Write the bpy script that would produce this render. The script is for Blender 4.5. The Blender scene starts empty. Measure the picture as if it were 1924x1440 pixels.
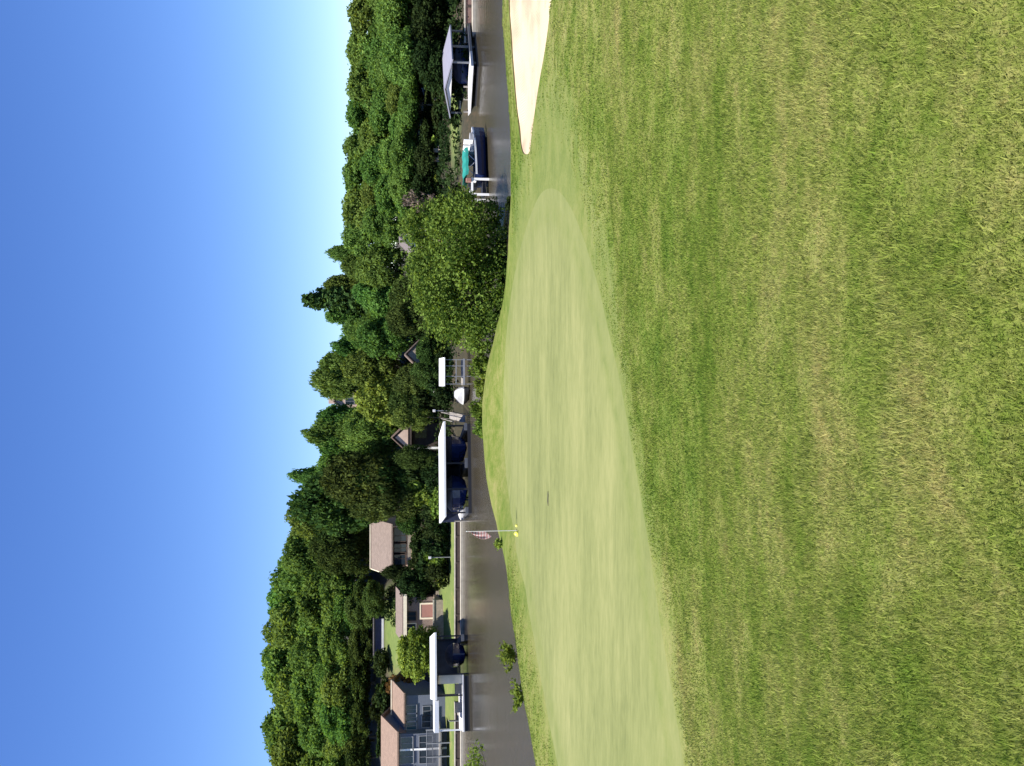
import bpy, math, random
import numpy as np
from mathutils import Vector, Matrix
from mathutils.geometry import delaunay_2d_cdt

R = math.radians
scene = bpy.context.scene
col = scene.collection
random.seed(7)
rng = np.random.default_rng(7)

# ------------------------------------------------------------------ camera (held on its side: world up points to the picture's left)
F_PX, PITCH, EYE = 1632.0, R(6.71), 5.5
cam_d = bpy.data.cameras.new('camera')
cam = bpy.data.objects.new('camera', cam_d)
col.objects.link(cam)
cam_d.sensor_fit = 'HORIZONTAL'
cam_d.sensor_width = 36.0
cam_d.lens = 36.0 * F_PX / 1924.0
cam_d.clip_start, cam_d.clip_end = 0.05, 6000
fwd = Vector((0, math.cos(PITCH), -math.sin(PITCH)))
upv = Vector((0, math.sin(PITCH), math.cos(PITCH)))
rot = Matrix((-upv, Vector((1, 0, 0)), -fwd)).transposed()      # columns: camera x = down, y = right, z = back
cam.matrix_world = Matrix.Translation((0, 0, EYE)) @ rot.to_4x4()
scene.camera = cam

# ------------------------------------------------------------------ sky, sun, exposure
SUN_EL, SUN_AZ = R(62), R(-126)           # azimuth from +y, negative = to the left of the view
world = bpy.data.worlds.new('World')
scene.world = world
world.use_nodes = True
wn = world.node_tree.nodes
wl = world.node_tree.links
wn.clear()
sky = wn.new('ShaderNodeTexSky')
sky.sky_type = 'NISHITA'
sky.sun_disc = False
sky.sun_elevation = SUN_EL
sky.sun_rotation = SUN_AZ
sky.altitude = 300
sky.air_density = 1.0
sky.dust_density = 0.0
sky.ozone_density = 6.0
bg = wn.new('ShaderNodeBackground')
bg.inputs['Strength'].default_value = 0.066
wo = wn.new('ShaderNodeOutputWorld')
sat = wn.new('ShaderNodeHueSaturation')
sat.inputs['Saturation'].default_value = 1.17
sat.inputs['Hue'].default_value = 0.514
wl.new(sky.outputs[0], sat.inputs['Color'])
wl.new(sat.outputs[0], bg.inputs['Color'])
wl.new(bg.outputs[0], wo.inputs['Surface'])
sun_d = bpy.data.lights.new('sun', 'SUN')
sun_d.energy = 4.0
sun_d.angle = R(0.53)
sun_d.color = (1.0, 0.95, 0.86)
sun = bpy.data.objects.new('sun', sun_d)
col.objects.link(sun)
sun_dir = Vector((math.sin(SUN_AZ) * math.cos(SUN_EL), math.cos(SUN_AZ) * math.cos(SUN_EL), math.sin(SUN_EL)))
sun.rotation_euler = (-sun_dir).to_track_quat('-Z', 'Y').to_euler()
sun.location = (0, 0, 60)
vs = scene.view_settings
vs.view_transform, vs.look, vs.exposure, vs.gamma = 'Standard', 'None', 1.5, 1.0
vs.use_curve_mapping = False
scene.cycles.max_bounces = 8
scene.cycles.transparent_max_bounces = 8

# ------------------------------------------------------------------ helpers
CP, SP = math.cos(PITCH), math.sin(PITCH)


def pt(u, v, Y):
    """the place at distance Y ahead that stands u to the right and v down in the upright photograph"""
    a, b = (u - 720) / F_PX, (v - 962) / F_PX
    t = Y / (CP - b * SP)
    return Vector((a * t, Y, EYE + t * (-SP - b * CP)))


def px(x, y, z):
    """inverse of pt"""
    d = y * CP - (z - EYE) * SP
    h = y * SP + (z - EYE) * CP
    return 720 + F_PX * x / d, 962 - F_PX * h / d


def tag(o, label=None, cat=None, group=None, kind=None):
    if label:
        o['label'] = label
    if cat:
        o['category'] = cat
    if group:
        o['group'] = group
    if kind:
        o['kind'] = kind
    return o


def empty(name, loc, label, cat, rz=0, group=None):
    o = bpy.data.objects.new(name, None)
    o.empty_display_size = 0.2
    col.objects.link(o)
    o.location = loc
    o.rotation_euler = (0, 0, rz)
    return tag(o, label, cat, group)


class MB:
    def __init__(self):
        self.v, self.f = [], []

    def box(self, x0, x1, y0, y1, z0, z1):
        n = len(self.v)
        self.v += [(x0, y0, z0), (x1, y0, z0), (x1, y1, z0), (x0, y1, z0), (x0, y0, z1), (x1, y0, z1), (x1, y1, z1), (x0, y1, z1)]
        self.f += [tuple(n + i for i in q) for q in ((3, 2, 1, 0), (4, 5, 6, 7), (0, 1, 5, 4), (1, 2, 6, 5), (2, 3, 7, 6), (3, 0, 4, 7))]
        return self

    def prism(self, pts, axis, a, b):
        """polygon pts in the plane across axis ('x' or 'y'), extruded from a to b"""
        n, k = len(self.v), len(pts)
        for t in (a, b):
            for p, q in pts:
                self.v.append((t, p, q) if axis == 'x' else (p, t, q) if axis == 'y' else (p, q, t))
        self.f += [tuple(n + i for i in range(k))[::-1], tuple(n + k + i for i in range(k))]
        self.f += [(n + i, n + (i + 1) % k, n + k + (i + 1) % k, n + k + i) for i in range(k)]
        return self

    def tube(self, path, radii, seg=8, cap=True):
        n0 = len(self.v)
        path = [Vector(p) for p in path]
        for i, p in enumerate(path):
            d = (path[min(i + 1, len(path) - 1)] - path[max(i - 1, 0)]).normalized()
            a = d.orthogonal().normalized() if abs(d.z) < 0.9 else Vector((1, 0, 0)).cross(d).normalized()
            b = d.cross(a)
            for s in range(seg):
                t = 2 * math.pi * s / seg
                self.v.append(tuple(p + (a * math.cos(t) + b * math.sin(t)) * radii[i]))
        for i in range(len(path) - 1):
            for s in range(seg):
                q = (s + 1) % seg
                self.f.append((n0 + i * seg + s, n0 + i * seg + q, n0 + (i + 1) * seg + q, n0 + (i + 1) * seg + s))
        if cap:
            self.f.append(tuple(n0 + s for s in range(seg))[::-1])
            m = n0 + (len(path) - 1) * seg
            self.f.append(tuple(m + s for s in range(seg)))
        return self

    def loft(self, rings, closed=True, caps=True):
        n0, k = len(self.v), len(rings[0])
        for r in rings:
            self.v += [tuple(p) for p in r]
        for i in range(len(rings) - 1):
            for s in range(k if closed else k - 1):
                q = (s + 1) % k
                self.f.append((n0 + i * k + s, n0 + i * k + q, n0 + (i + 1) * k + q, n0 + (i + 1) * k + s))
        if caps:
            self.f.append(tuple(n0 + s for s in range(k))[::-1])
            self.f.append(tuple(n0 + (len(rings) - 1) * k + s for s in range(k)))
        return self

    def build(self, name, material, parent=None, loc=None, smooth=False, bevel=0, kind=None):
        me = bpy.data.meshes.new(name)
        me.from_pydata(self.v, [], self.f)
        me.update()
        me.materials.append(material)
        if smooth:
            me.polygons.foreach_set('use_smooth', [True] * len(me.polygons))
        o = bpy.data.objects.new(name, me)
        col.objects.link(o)
        if parent:
            o.parent = parent
        if loc is not None:
            o.location = loc
        if bevel:
            b = o.modifiers.new('bevel', 'BEVEL')
            b.width, b.segments, b.limit_method = bevel, 2, 'ANGLE'
        if kind:
            o['kind'] = kind
        return o


def np_mesh(name, verts, faces_flat, corners, material=None):
    """mesh from numpy: all faces with the same number of corners"""
    me = bpy.data.meshes.new(name)
    nf = len(faces_flat) // corners
    me.vertices.add(len(verts))
    me.vertices.foreach_set('co', np.ascontiguousarray(verts, dtype=np.float32).ravel())
    me.loops.add(len(faces_flat))
    me.loops.foreach_set('vertex_index', np.ascontiguousarray(faces_flat, dtype=np.int32))
    me.polygons.add(nf)
    me.polygons.foreach_set('loop_start', np.arange(0, nf * corners, corners, dtype=np.int32))
    me.polygons.foreach_set('loop_total', np.full(nf, corners, dtype=np.int32))
    me.update(calc_edges=True)
    if material:
        me.materials.append(material)
    return me


def copy_tree(o, parent=None):
    c = o.copy()
    col.objects.link(c)
    if parent:
        c.parent = parent
    for ch in list(o.children):
        copy_tree(ch, c)
    return c


# ------------------------------------------------------------------ materials
def new_mat(name):
    m = bpy.data.materials.new(name)
    m.use_nodes = True
    nt = m.node_tree
    return m, nt, nt.nodes, nt.links, nt.nodes['Principled BSDF']


def mat(name, c, rough=0.7, var=0.18, scale=2.0, bump=0.0, metal=0.0, stretch=(1, 1, 1)):
    """weathered solid colour with a little uneven tone and grain"""
    m, nt, N, L, P = new_mat(name)
    tc = N.new('ShaderNodeTexCoord')
    mp = N.new('ShaderNodeMapping')
    mp.inputs['Scale'].default_value = stretch
    L.new(tc.outputs['Object'], mp.inputs['Vector'])
    n1 = N.new('ShaderNodeTexNoise')
    n1.inputs['Scale'].default_value = scale
    n1.inputs['Detail'].default_value = 6
    L.new(mp.outputs[0], n1.inputs['Vector'])
    rp = N.new('ShaderNodeValToRGB')
    rp.color_ramp.elements[0].position, rp.color_ramp.elements[1].position = 0.3, 0.7
    rp.color_ramp.elements[0].color = tuple(max(0, x * (1 - var)) for x in c) + (1,)
    rp.color_ramp.elements[1].color = tuple(min(1, x * (1 + var)) for x in c) + (1,)
    L.new(n1.outputs['Fac'], rp.inputs['Fac'])
    L.new(rp.outputs[0], P.inputs['Base Color'])
    P.inputs['Roughness'].default_value = rough
    P.inputs['Metallic'].default_value = metal
    if bump:
        b = N.new('ShaderNodeBump')
        b.inputs['Strength'].default_value = bump
        b.inputs['Distance'].default_value = 0.03
        L.new(n1.outputs['Fac'], b.inputs['Height'])
        L.new(b.outputs[0], P.inputs['Normal'])
    return m


def shingle_mat(name, c):
    """roof shingles: brick pattern of tabs, each a little different"""
    m, nt, N, L, P = new_mat(name)
    tc = N.new('ShaderNodeTexCoord')
    br = N.new('ShaderNodeTexBrick')
    br.inputs['Scale'].default_value = 1.0
    br.inputs['Brick Width'].default_value = 0.3
    br.inputs['Row Height'].default_value = 0.16
    br.inputs['Mortar Size'].default_value = 0.01
    br.inputs['Color1'].default_value = tuple(x * 0.85 for x in c) + (1,)
    br.inputs['Color2'].default_value = tuple(min(1, x * 1.12) for x in c) + (1,)
    br.inputs['Mortar'].default_value = tuple(x * 0.5 for x in c) + (1,)
    L.new(tc.outputs['Object'], br.inputs['Vector'])
    n = N.new('ShaderNodeTexNoise')
    n.inputs['Scale'].default_value = 0.7
    n.inputs['Detail'].default_value = 4
    L.new(tc.outputs['Object'], n.inputs['Vector'])
    mx = N.new('ShaderNodeMix')
    mx.data_type = 'RGBA'
    mx.blend_type = 'MULTIPLY'
    mx.inputs['Factor'].default_value = 0.5
    L.new(br.outputs['Color'], mx.inputs['A'])
    L.new(n.outputs['Color'], mx.inputs['B'])
    L.new(br.outputs['Color'], P.inputs['Base Color'])
    P.inputs['Roughness'].default_value = 0.9
    return m


def brick_mat(name, c):
    m, nt, N, L, P = new_mat(name)
    tc = N.new('ShaderNodeTexCoord')
    sp = N.new('ShaderNodeSeparateXYZ')
    ad = N.new('ShaderNodeMath')
    cb = N.new('ShaderNodeCombineXYZ')
    L.new(tc.outputs['Object'], sp.inputs[0])
    L.new(sp.outputs['X'], ad.inputs[0])
    L.new(sp.outputs['Y'], ad.inputs[1])
    L.new(ad.outputs[0], cb.inputs['X'])
    L.new(sp.outputs['Z'], cb.inputs['Y'])
    br = N.new('ShaderNodeTexBrick')
    br.inputs['Scale'].default_value = 1.0
    br.inputs['Brick Width'].default_value = 0.22
    br.inputs['Row Height'].default_value = 0.075
    br.inputs['Mortar Size'].default_value = 0.008
    br.inputs['Color1'].default_value = tuple(x * 0.8 for x in c) + (1,)
    br.inputs['Color2'].default_value = tuple(min(1, x * 1.15) for x in c) + (1,)
    br.inputs['Mortar'].default_value = (0.3, 0.28, 0.25, 1)
    L.new(cb.outputs[0], br.inputs['Vector'])
    L.new(br.outputs['Color'], P.inputs['Base Color'])
    P.inputs['Roughness'].default_value = 0.9
    return m


def glass_mat(name, c=(0.02, 0.03, 0.04), rough=0.05):
    m, nt, N, L, P = new_mat(name)
    P.inputs['Base Color'].default_value = c + (1,)
    P.inputs['Roughness'].default_value = rough
    P.inputs['Specular IOR Level'].default_value = 0.3
    return m


def leaf_mat(name, dark, light, transl=0.35, hue=0.06):
    m, nt, N, L, P = new_mat(name)
    N.remove(P)
    out = [n for n in N if n.type == 'OUTPUT_MATERIAL'][0]
    at = N.new('ShaderNodeAttribute')
    at.attribute_name = 'tint'
    rp = N.new('ShaderNodeValToRGB')
    rp.color_ramp.elements[0].color = dark + (1,)
    rp.color_ramp.elements[1].color = light + (1,)
    L.new(at.outputs['Fac'], rp.inputs['Fac'])
    oi = N.new('ShaderNodeObjectInfo')
    hs = N.new('ShaderNodeHueSaturation')
    mr = N.new('ShaderNodeMapRange')
    mr.inputs['To Min'].default_value = 0.5 - hue * 0.5
    mr.inputs['To Max'].default_value = 0.5 + hue * 0.5
    L.new(oi.outputs['Random'], mr.inputs['Value'])
    L.new(mr.outputs[0], hs.inputs['Hue'])
    mv = N.new('ShaderNodeMapRange')
    mv.inputs['To Min'].default_value = 0.8
    mv.inputs['To Max'].default_value = 1.2
    ml = N.new('ShaderNodeMath')
    ml.operation = 'MULTIPLY'
    ml.inputs[1].default_value = 7.31
    fr = N.new('ShaderNodeMath')
    fr.operation = 'FRACT'
    L.new(oi.outputs['Random'], ml.inputs[0])
    L.new(ml.outputs[0], fr.inputs[0])
    L.new(fr.outputs[0], mv.inputs['Value'])
    L.new(mv.outputs[0], hs.inputs['Value'])
    L.new(rp.outputs[0], hs.inputs['Color'])
    df = N.new('ShaderNodeBsdfDiffuse')
    tr = N.new('ShaderNodeBsdfTranslucent')
    mx = N.new('ShaderNodeMixShader')
    mx.inputs[0].default_value = transl
    yl = N.new('ShaderNodeMix')
    yl.data_type = 'RGBA'
    yl.blend_type = 'MULTIPLY'
    yl.inputs['Factor'].default_value = 1.0
    yl.inputs['B'].default_value = (1.25, 1.15, 0.55, 1)
    L.new(hs.outputs[0], yl.inputs['A'])
    L.new(hs.outputs[0], df.inputs['Color'])
    L.new(yl.outputs['Result'], tr.inputs['Color'])
    L.new(df.outputs[0], mx.inputs[1])
    L.new(tr.outputs[0], mx.inputs[2])
    L.new(mx.outputs[0], out.inputs['Surface'])
    return m


def turf_colour(N, L, stops, fine_scale, fine_amt, stretch=None):
    """mottled turf colour from world position: broad patches, clumps and fine speckle"""
    geo = N.new('ShaderNodeNewGeometry')
    vec = geo.outputs['Position']
    if stretch:
        mp = N.new('ShaderNodeMapping')
        mp.inputs['Scale'].default_value = stretch
        L.new(vec, mp.inputs['Vector'])
        vec = mp.outputs[0]
    acc = None
    for sc, amt, det in ((0.22, 0.42, 2), (1.3, 0.42, 3), (5.0, 0.3, 3), (fine_scale, fine_amt, 2)):
        n = N.new('ShaderNodeTexNoise')
        n.inputs['Scale'].default_value = sc
        n.inputs['Detail'].default_value = det
        L.new(vec, n.inputs['Vector'])
        s = N.new('ShaderNodeMath')
        s.operation = 'MULTIPLY_ADD'
        s.inputs[1].default_value = amt * 2
        s.inputs[2].default_value = -amt
        L.new(n.outputs['Fac'], s.inputs[0])
        if acc is None:
            acc = s.outputs[0]
        else:
            a = N.new('ShaderNodeMath')
            a.operation = 'ADD'
            L.new(acc, a.inputs[0])
            L.new(s.outputs[0], a.inputs[1])
            acc = a.outputs[0]
    h = N.new('ShaderNodeMath')
    h.operation = 'ADD'
    h.inputs[1].default_value = 0.5
    L.new(acc, h.inputs[0])
    rp = N.new('ShaderNodeValToRGB')
    els = rp.color_ramp.elements
    els[0].position, els[0].color = stops[0][0], stops[0][1] + (1,)
    els[1].position, els[1].color = stops[-1][0], stops[-1][1] + (1,)
    for p, c in stops[1:-1]:
        e = els.new(p)
        e.color = c + (1,)
    L.new(h.outputs[0], rp.inputs['Fac'])
    return rp.outputs[0], h.outputs[0]


ROUGH_STOPS = ((0.10, (0.0535, 0.0920, 0.0132)), (0.34, (0.0856, 0.1220, 0.0198)), (0.54, (0.1177, 0.1420, 0.0308)), (0.70, (0.1498, 0.1620, 0.0462)), (0.92, (0.1926, 0.1780, 0.0660)))
APRON_STOPS = ((0.10, (0.0967, 0.1258, 0.0328)), (0.50, (0.1289, 0.1529, 0.0437)), (0.90, (0.1676, 0.1767, 0.0601)))
GREEN_STOPS = ((0.05, (0.1080, 0.1238, 0.0421)), (0.50, (0.1590, 0.1728, 0.0630)), (0.95, (0.2109, 0.2146, 0.0864)))


def rough_mat():
    m, nt, N, L, P = new_mat('rough_turf')
    c1, h = turf_colour(N, L, ROUGH_STOPS, 22, 0.35)
    c2, _ = turf_colour(N, L, APRON_STOPS, 14, 0.3)
    at = N.new('ShaderNodeAttribute')
    at.attribute_name = 'mown'
    mx = N.new('ShaderNodeMix')
    mx.data_type = 'RGBA'
    L.new(at.outputs['Fac'], mx.inputs['Factor'])
    L.new(c1, mx.inputs['A'])
    L.new(c2, mx.inputs['B'])
    L.new(mx.outputs['Result'], P.inputs['Base Color'])
    P.inputs['Roughness'].default_value = 0.95
    P.inputs['Specular IOR Level'].default_value = 0.1
    b = N.new('ShaderNodeBump')
    b.inputs['Strength'].default_value = 0.5
    b.inputs['Distance'].default_value = 0.05
    n = N.new('ShaderNodeTexNoise')
    n.inputs['Scale'].default_value = 16
    n.inputs['Detail'].default_value = 4
    geo = N.new('ShaderNodeNewGeometry')
    L.new(geo.outputs['Position'], n.inputs['Vector'])
    L.new(n.outputs['Fac'], b.inputs['Height'])
    L.new(b.outputs[0], P.inputs['Normal'])
    return m


def green_mat():
    m, nt, N, L, P = new_mat('green_turf')
    c1, h = turf_colour(N, L, GREEN_STOPS, 9, 0.25, (0.4, 1.3, 1.0))
    c2, _ = turf_colour(N, L, APRON_STOPS, 14, 0.25)
    at = N.new('ShaderNodeAttribute')
    at.attribute_name = 'collar'
    mx = N.new('ShaderNodeMix')
    mx.data_type = 'RGBA'
    L.new(at.outputs['Fac'], mx.inputs['Factor'])
    L.new(c1, mx.inputs['A'])
    L.new(c2, mx.inputs['B'])
    L.new(mx.outputs['Result'], P.inputs['Base Color'])
    P.inputs['Roughness'].default_value = 0.9
    P.inputs['Specular IOR Level'].default_value = 0.15
    return m


def blade_mat():
    m, nt, N, L, P = new_mat('grass_blades')
    N.remove(P)
    out = [n for n in N if n.type == 'OUTPUT_MATERIAL'][0]
    c1, h = turf_colour(N, L, ROUGH_STOPS, 22, 0.35)
    at = N.new('ShaderNodeAttribute')
    at.attribute_name = 'tint'
    mr = N.new('ShaderNodeMapRange')
    mr.inputs['To Min'].default_value = 1.4
    mr.inputs['To Max'].default_value = 2.9
    L.new(at.outputs['Fac'], mr.inputs['Value'])
    hs = N.new('ShaderNodeHueSaturation')
    L.new(mr.outputs[0], hs.inputs['Value'])
    L.new(c1, hs.inputs['Color'])
    df = N.new('ShaderNodeBsdfDiffuse')
    tr = N.new('ShaderNodeBsdfTranslucent')
    L.new(hs.outputs[0], df.inputs['Color'])
    L.new(hs.outputs[0], tr.inputs['Color'])
    mx = N.new('ShaderNodeMixShader')
    mx.inputs[0].default_value = 0.5
    L.new(df.outputs[0], mx.inputs[1])
    L.new(tr.outputs[0], mx.inputs[2])
    L.new(mx.outputs[0], out.inputs['Surface'])
    return m


def sand_mat():
    m, nt, N, L, P = new_mat('sand')
    geo = N.new('ShaderNodeNewGeometry')
    n = N.new('ShaderNodeTexNoise')
    n.inputs['Scale'].default_value = 0.6
    n.inputs['Detail'].default_value = 6
    L.new(geo.outputs['Position'], n.inputs['Vector'])
    rp = N.new('ShaderNodeValToRGB')
    rp.color_ramp.elements[0].position, rp.color_ramp.elements[1].position = 0.32, 0.55
    rp.color_ramp.elements[0].color = (0.31, 0.225, 0.15, 1)
    rp.color_ramp.elements[1].color = (0.45, 0.36, 0.24, 1)
    L.new(n.outputs['Fac'], rp.inputs['Fac'])
    L.new(rp.outputs[0], P.inputs['Base Color'])
    P.inputs['Roughness'].default_value = 1.0
    w = N.new('ShaderNodeTexWave')
    w.inputs['Scale'].default_value = 3.0
    w.inputs['Distortion'].default_value = 4
    L.new(geo.outputs['Position'], w.inputs['Vector'])
    b = N.new('ShaderNodeBump')
    b.inputs['Strength'].default_value = 0.35
    b.inputs['Distance'].default_value = 0.04
    L.new(w.outputs['Fac'], b.inputs['Height'])
    L.new(b.outputs[0], P.inputs['Normal'])
    return m


def water_mat():
    m, nt, N, L, P = new_mat('lake_water')
    P.inputs['Base Color'].default_value = (0.048, 0.041, 0.026, 1)
    at = N.new('ShaderNodeAttribute')
    at.attribute_name = 'ripple'
    mr = N.new('ShaderNodeMapRange')
    mr.inputs['To Min'].default_value = 0.10
    mr.inputs['To Max'].default_value = 0.27
    L.new(at.outputs['Fac'], mr.inputs['Value'])
    L.new(mr.outputs[0], P.inputs['Roughness'])
    P.inputs['IOR'].default_value = 1.33
    geo = N.new('ShaderNodeNewGeometry')
    prev = None
    for sc, strg, dst, st in ((0.8, 0.3, 0.12, (0.7, 1.1, 1)), (3.2, 0.35, 0.035, (0.9, 1.1, 1))):
        mp = N.new('ShaderNodeMapping')
        mp.inputs['Scale'].default_value = st
        L.new(geo.outputs['Position'], mp.inputs['Vector'])
        n = N.new('ShaderNodeTexNoise')
        n.inputs['Scale'].default_value = sc
        n.inputs['Detail'].default_value = 3
        L.new(mp.outputs[0], n.inputs['Vector'])
        b = N.new('ShaderNodeBump')
        b.inputs['Strength'].default_value = strg
        b.inputs['Distance'].default_value = dst
        L.new(n.outputs['Fac'], b.inputs['Height'])
        if prev:
            L.new(prev.outputs[0], b.inputs['Normal'])
        prev = b
    L.new(prev.outputs[0], P.inputs['Normal'])
    return m


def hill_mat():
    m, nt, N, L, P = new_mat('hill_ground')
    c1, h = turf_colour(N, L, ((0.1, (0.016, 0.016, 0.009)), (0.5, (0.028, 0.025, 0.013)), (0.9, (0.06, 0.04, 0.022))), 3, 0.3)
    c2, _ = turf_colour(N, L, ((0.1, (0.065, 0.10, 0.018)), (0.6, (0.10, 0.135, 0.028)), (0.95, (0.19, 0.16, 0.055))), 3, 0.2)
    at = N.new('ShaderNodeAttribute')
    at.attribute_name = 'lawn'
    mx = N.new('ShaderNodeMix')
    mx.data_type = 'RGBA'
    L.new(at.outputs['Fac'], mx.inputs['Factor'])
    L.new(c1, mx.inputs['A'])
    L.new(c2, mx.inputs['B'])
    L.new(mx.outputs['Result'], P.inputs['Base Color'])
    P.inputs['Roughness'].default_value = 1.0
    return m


M = {
    'rough': rough_mat(), 'green': green_mat(), 'blade': blade_mat(), 'sand': sand_mat(), 'water': water_mat(), 'hill': hill_mat(),
    'soil': mat('lip_soil', (0.11, 0.10, 0.04), 1, 0.5, 5),
    'bed': mat('lake_mud', (0.06, 0.05, 0.035), 1),
    'leaf': leaf_mat('leaf_broad', (0.056, 0.108, 0.025), (0.165, 0.268, 0.064), 0.46),
    'leaf_dark': leaf_mat('leaf_dark', (0.020, 0.040, 0.012), (0.085, 0.132, 0.034), 0.35),
    'leaf_bright': leaf_mat('leaf_bright', (0.06, 0.10, 0.017), (0.22, 0.30, 0.062), 0.42, 0.03),
    'leaf_bush': leaf_mat('leaf_bush', (0.042, 0.085, 0.016), (0.24, 0.35, 0.075), 0.45, 0.0),
    'needle': leaf_mat('needle', (0.024, 0.046, 0.016), (0.085, 0.13, 0.038), 0.3),
    'leaf_shade': leaf_mat('leaf_shade', (0.009, 0.018, 0.007), (0.038, 0.060, 0.019), 0.25),  # near-black leaf tone; the shade under the trees is put into it
    'leaf_dry': leaf_mat('leaf_dry', (0.09, 0.07, 0.06), (0.24, 0.19, 0.15), 0.2, 0.02),
    'leaf_brown': leaf_mat('leaf_rust', (0.09, 0.045, 0.015), (0.24, 0.14, 0.06), 0.3, 0.02),
    'bark': mat('bark', (0.075, 0.06, 0.045), 0.95, 0.3, 6, 0.6, stretch=(1, 1, 0.3)),
    'white': mat('white_paint', (0.80, 0.80, 0.78), 0.5, 0.05),
    'roofmetal': mat('white_roof_metal', (0.80, 0.81, 0.83), 0.45, 0.05),
    'lavmetal': mat('pale_grey_roof_metal', (0.235, 0.23, 0.285), 0.45, 0.06),
    'cream': mat('cream_paint', (0.68, 0.60, 0.45), 0.7, 0.1),
    'deckwood': mat('dock_boards', (0.22, 0.20, 0.18), 0.85, 0.2, 3, stretch=(0.3, 4, 1)),
    'paledeck': mat('pale_dock_edge', (0.52, 0.51, 0.51), 0.7, 0.1),
    'float': mat('black_float', (0.012, 0.012, 0.016), 0.6),
    'navy': mat('navy_canvas', (0.012, 0.020, 0.055), 0.75, 0.2),
    'slate': mat('slate_canvas', (0.030, 0.040, 0.075), 0.75, 0.2),
    'navygel': mat('navy_gelcoat', (0.010, 0.020, 0.075), 0.18, 0.1),
    'whitegel': mat('white_gelcoat', (0.78, 0.78, 0.77), 0.25, 0.04),
    'teal': mat('teal_canvas', (0.006, 0.17, 0.14), 0.7, 0.12),
    'alu': mat('aluminium', (0.62, 0.62, 0.64), 0.35, 0.08, metal=0.9),
    'steel': mat('grey_steel', (0.13, 0.135, 0.15), 0.5, 0.1, metal=0.4),
    'vinyl': mat('white_vinyl', (0.34, 0.34, 0.35), 0.5, 0.06),
    'salmon': mat('salmon_vinyl', (0.30, 0.15, 0.12), 0.6, 0.06),
    'roofpink': shingle_mat('pinkish_shingles', (0.20, 0.135, 0.10)),
    'rooftan': shingle_mat('tan_shingles', (0.165, 0.125, 0.105)),
    'roofgrey': shingle_mat('grey_shingles', (0.14, 0.12, 0.12)),
    'bluegrey': mat('blue_grey_siding', (0.10, 0.115, 0.15), 0.8, 0.1, 3, stretch=(0.2, 0.2, 6)),
    'tanwall': mat('tan_stucco', (0.50, 0.37, 0.29), 0.9, 0.1),
    'redbrick': brick_mat('red_brick', (0.143, 0.055, 0.039)),
    'brownbrick': brick_mat('brown_brick', (0.149, 0.094, 0.072)),
    'stone': mat('pale_stone', (0.285, 0.236, 0.180), 0.9, 0.25, 3, 0.5),
    'concrete': mat('concrete', (0.322, 0.294, 0.245), 0.9, 0.2, 2, 0.3),
    'darkwood': mat('dark_timber', (0.05, 0.035, 0.028), 0.85, 0.25, 3),
    'greywood': mat('grey_timber', (0.22, 0.20, 0.18), 0.9, 0.2, 3),
    'shedblue': mat('dark_violet_siding', (0.035, 0.03, 0.07), 0.7, 0.2),
    'rail': mat('grey_railing', (0.20, 0.205, 0.22), 0.6, 0.1),
    'glass': glass_mat('window_glass'),
    'tealglass': glass_mat('teal_window_glass', (0.03, 0.075, 0.10)),
    'stick': mat('flagstick_white', (0.6, 0.58, 0.56), 0.4, 0.03),
    'cup': mat('cup_dark', (0.02, 0.02, 0.02), 0.9),
    'yellow': mat('yellow_plastic', (0.80, 0.72, 0.10), 0.4, 0.05),
}


def flag_mat():
    m, nt, N, L, P = new_mat('flag_cloth')
    tc = N.new('ShaderNodeTexCoord')
    w = N.new('ShaderNodeTexWave')
    w.wave_type = 'BANDS'
    w.bands_direction = 'Z'
    w.inputs['Scale'].default_value = 2.6
    w.inputs['Distortion'].default_value = 0.6
    L.new(tc.outputs['Object'], w.inputs['Vector'])
    rp = N.new('ShaderNodeValToRGB')
    rp.color_ramp.interpolation = 'CONSTANT'
    rp.color_ramp.elements[0].color = (0.50, 0.38, 0.38, 1)
    rp.color_ramp.elements[1].position = 0.62
    rp.color_ramp.elements[1].color = (0.36, 0.15, 0.15, 1)
    L.new(w.outputs['Fac'], rp.inputs['Fac'])
    L.new(rp.outputs[0], P.inputs['Base Color'])
    P.inputs['Roughness'].default_value = 0.9
    return m


M['flag'] = flag_mat()


# ------------------------------------------------------------------ terrain of the golf peninsula
def green_plane_hit(u, v):
    """ground point of the putting green seen at (u, v): a plane with a slight tilt towards the tee side"""
    a, b = (u - 720) / F_PX, (v - 962) / F_PX
    dy, dz = CP - b * SP, -SP - b * CP
    t = (1.0 + 0.028 * 36 - EYE) / (dz + 0.028 * dy)
    return Vector((a * t, dy * t, EYE + dz * t))


GREEN_UV = [(-140, 1302), (0, 1285), (120, 1266), (240, 1245), (340, 1230), (440, 1215), (540, 1198), (640, 1180), (720, 1166), (790, 1150), (890, 1128),
            (950, 1110), (1000, 1094), (1045, 1076), (1078, 1055), (1088, 1036), (1080, 1018), (1055, 1004), (1010, 988),
            (950, 972), (880, 959), (800, 950), (720, 945.5), (640, 945), (560, 949), (500, 957), (440, 968), (340, 987), (240, 1004), (140, 1021), (0, 1048), (-140, 1078)]
green_poly = [green_plane_hit(u, v) for u, v in GREEN_UV]


def inside_uv(poly, x, y):
    c, j = False, len(poly) - 1
    for i in range(len(poly)):
        (xi, yi), (xj, yj) = poly[i], poly[j]
        if (yi > y) != (yj > y) and x < (xj - xi) * (y - yi) / (yj - yi) + xi:
            c = not c
        j = i
    return c


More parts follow.
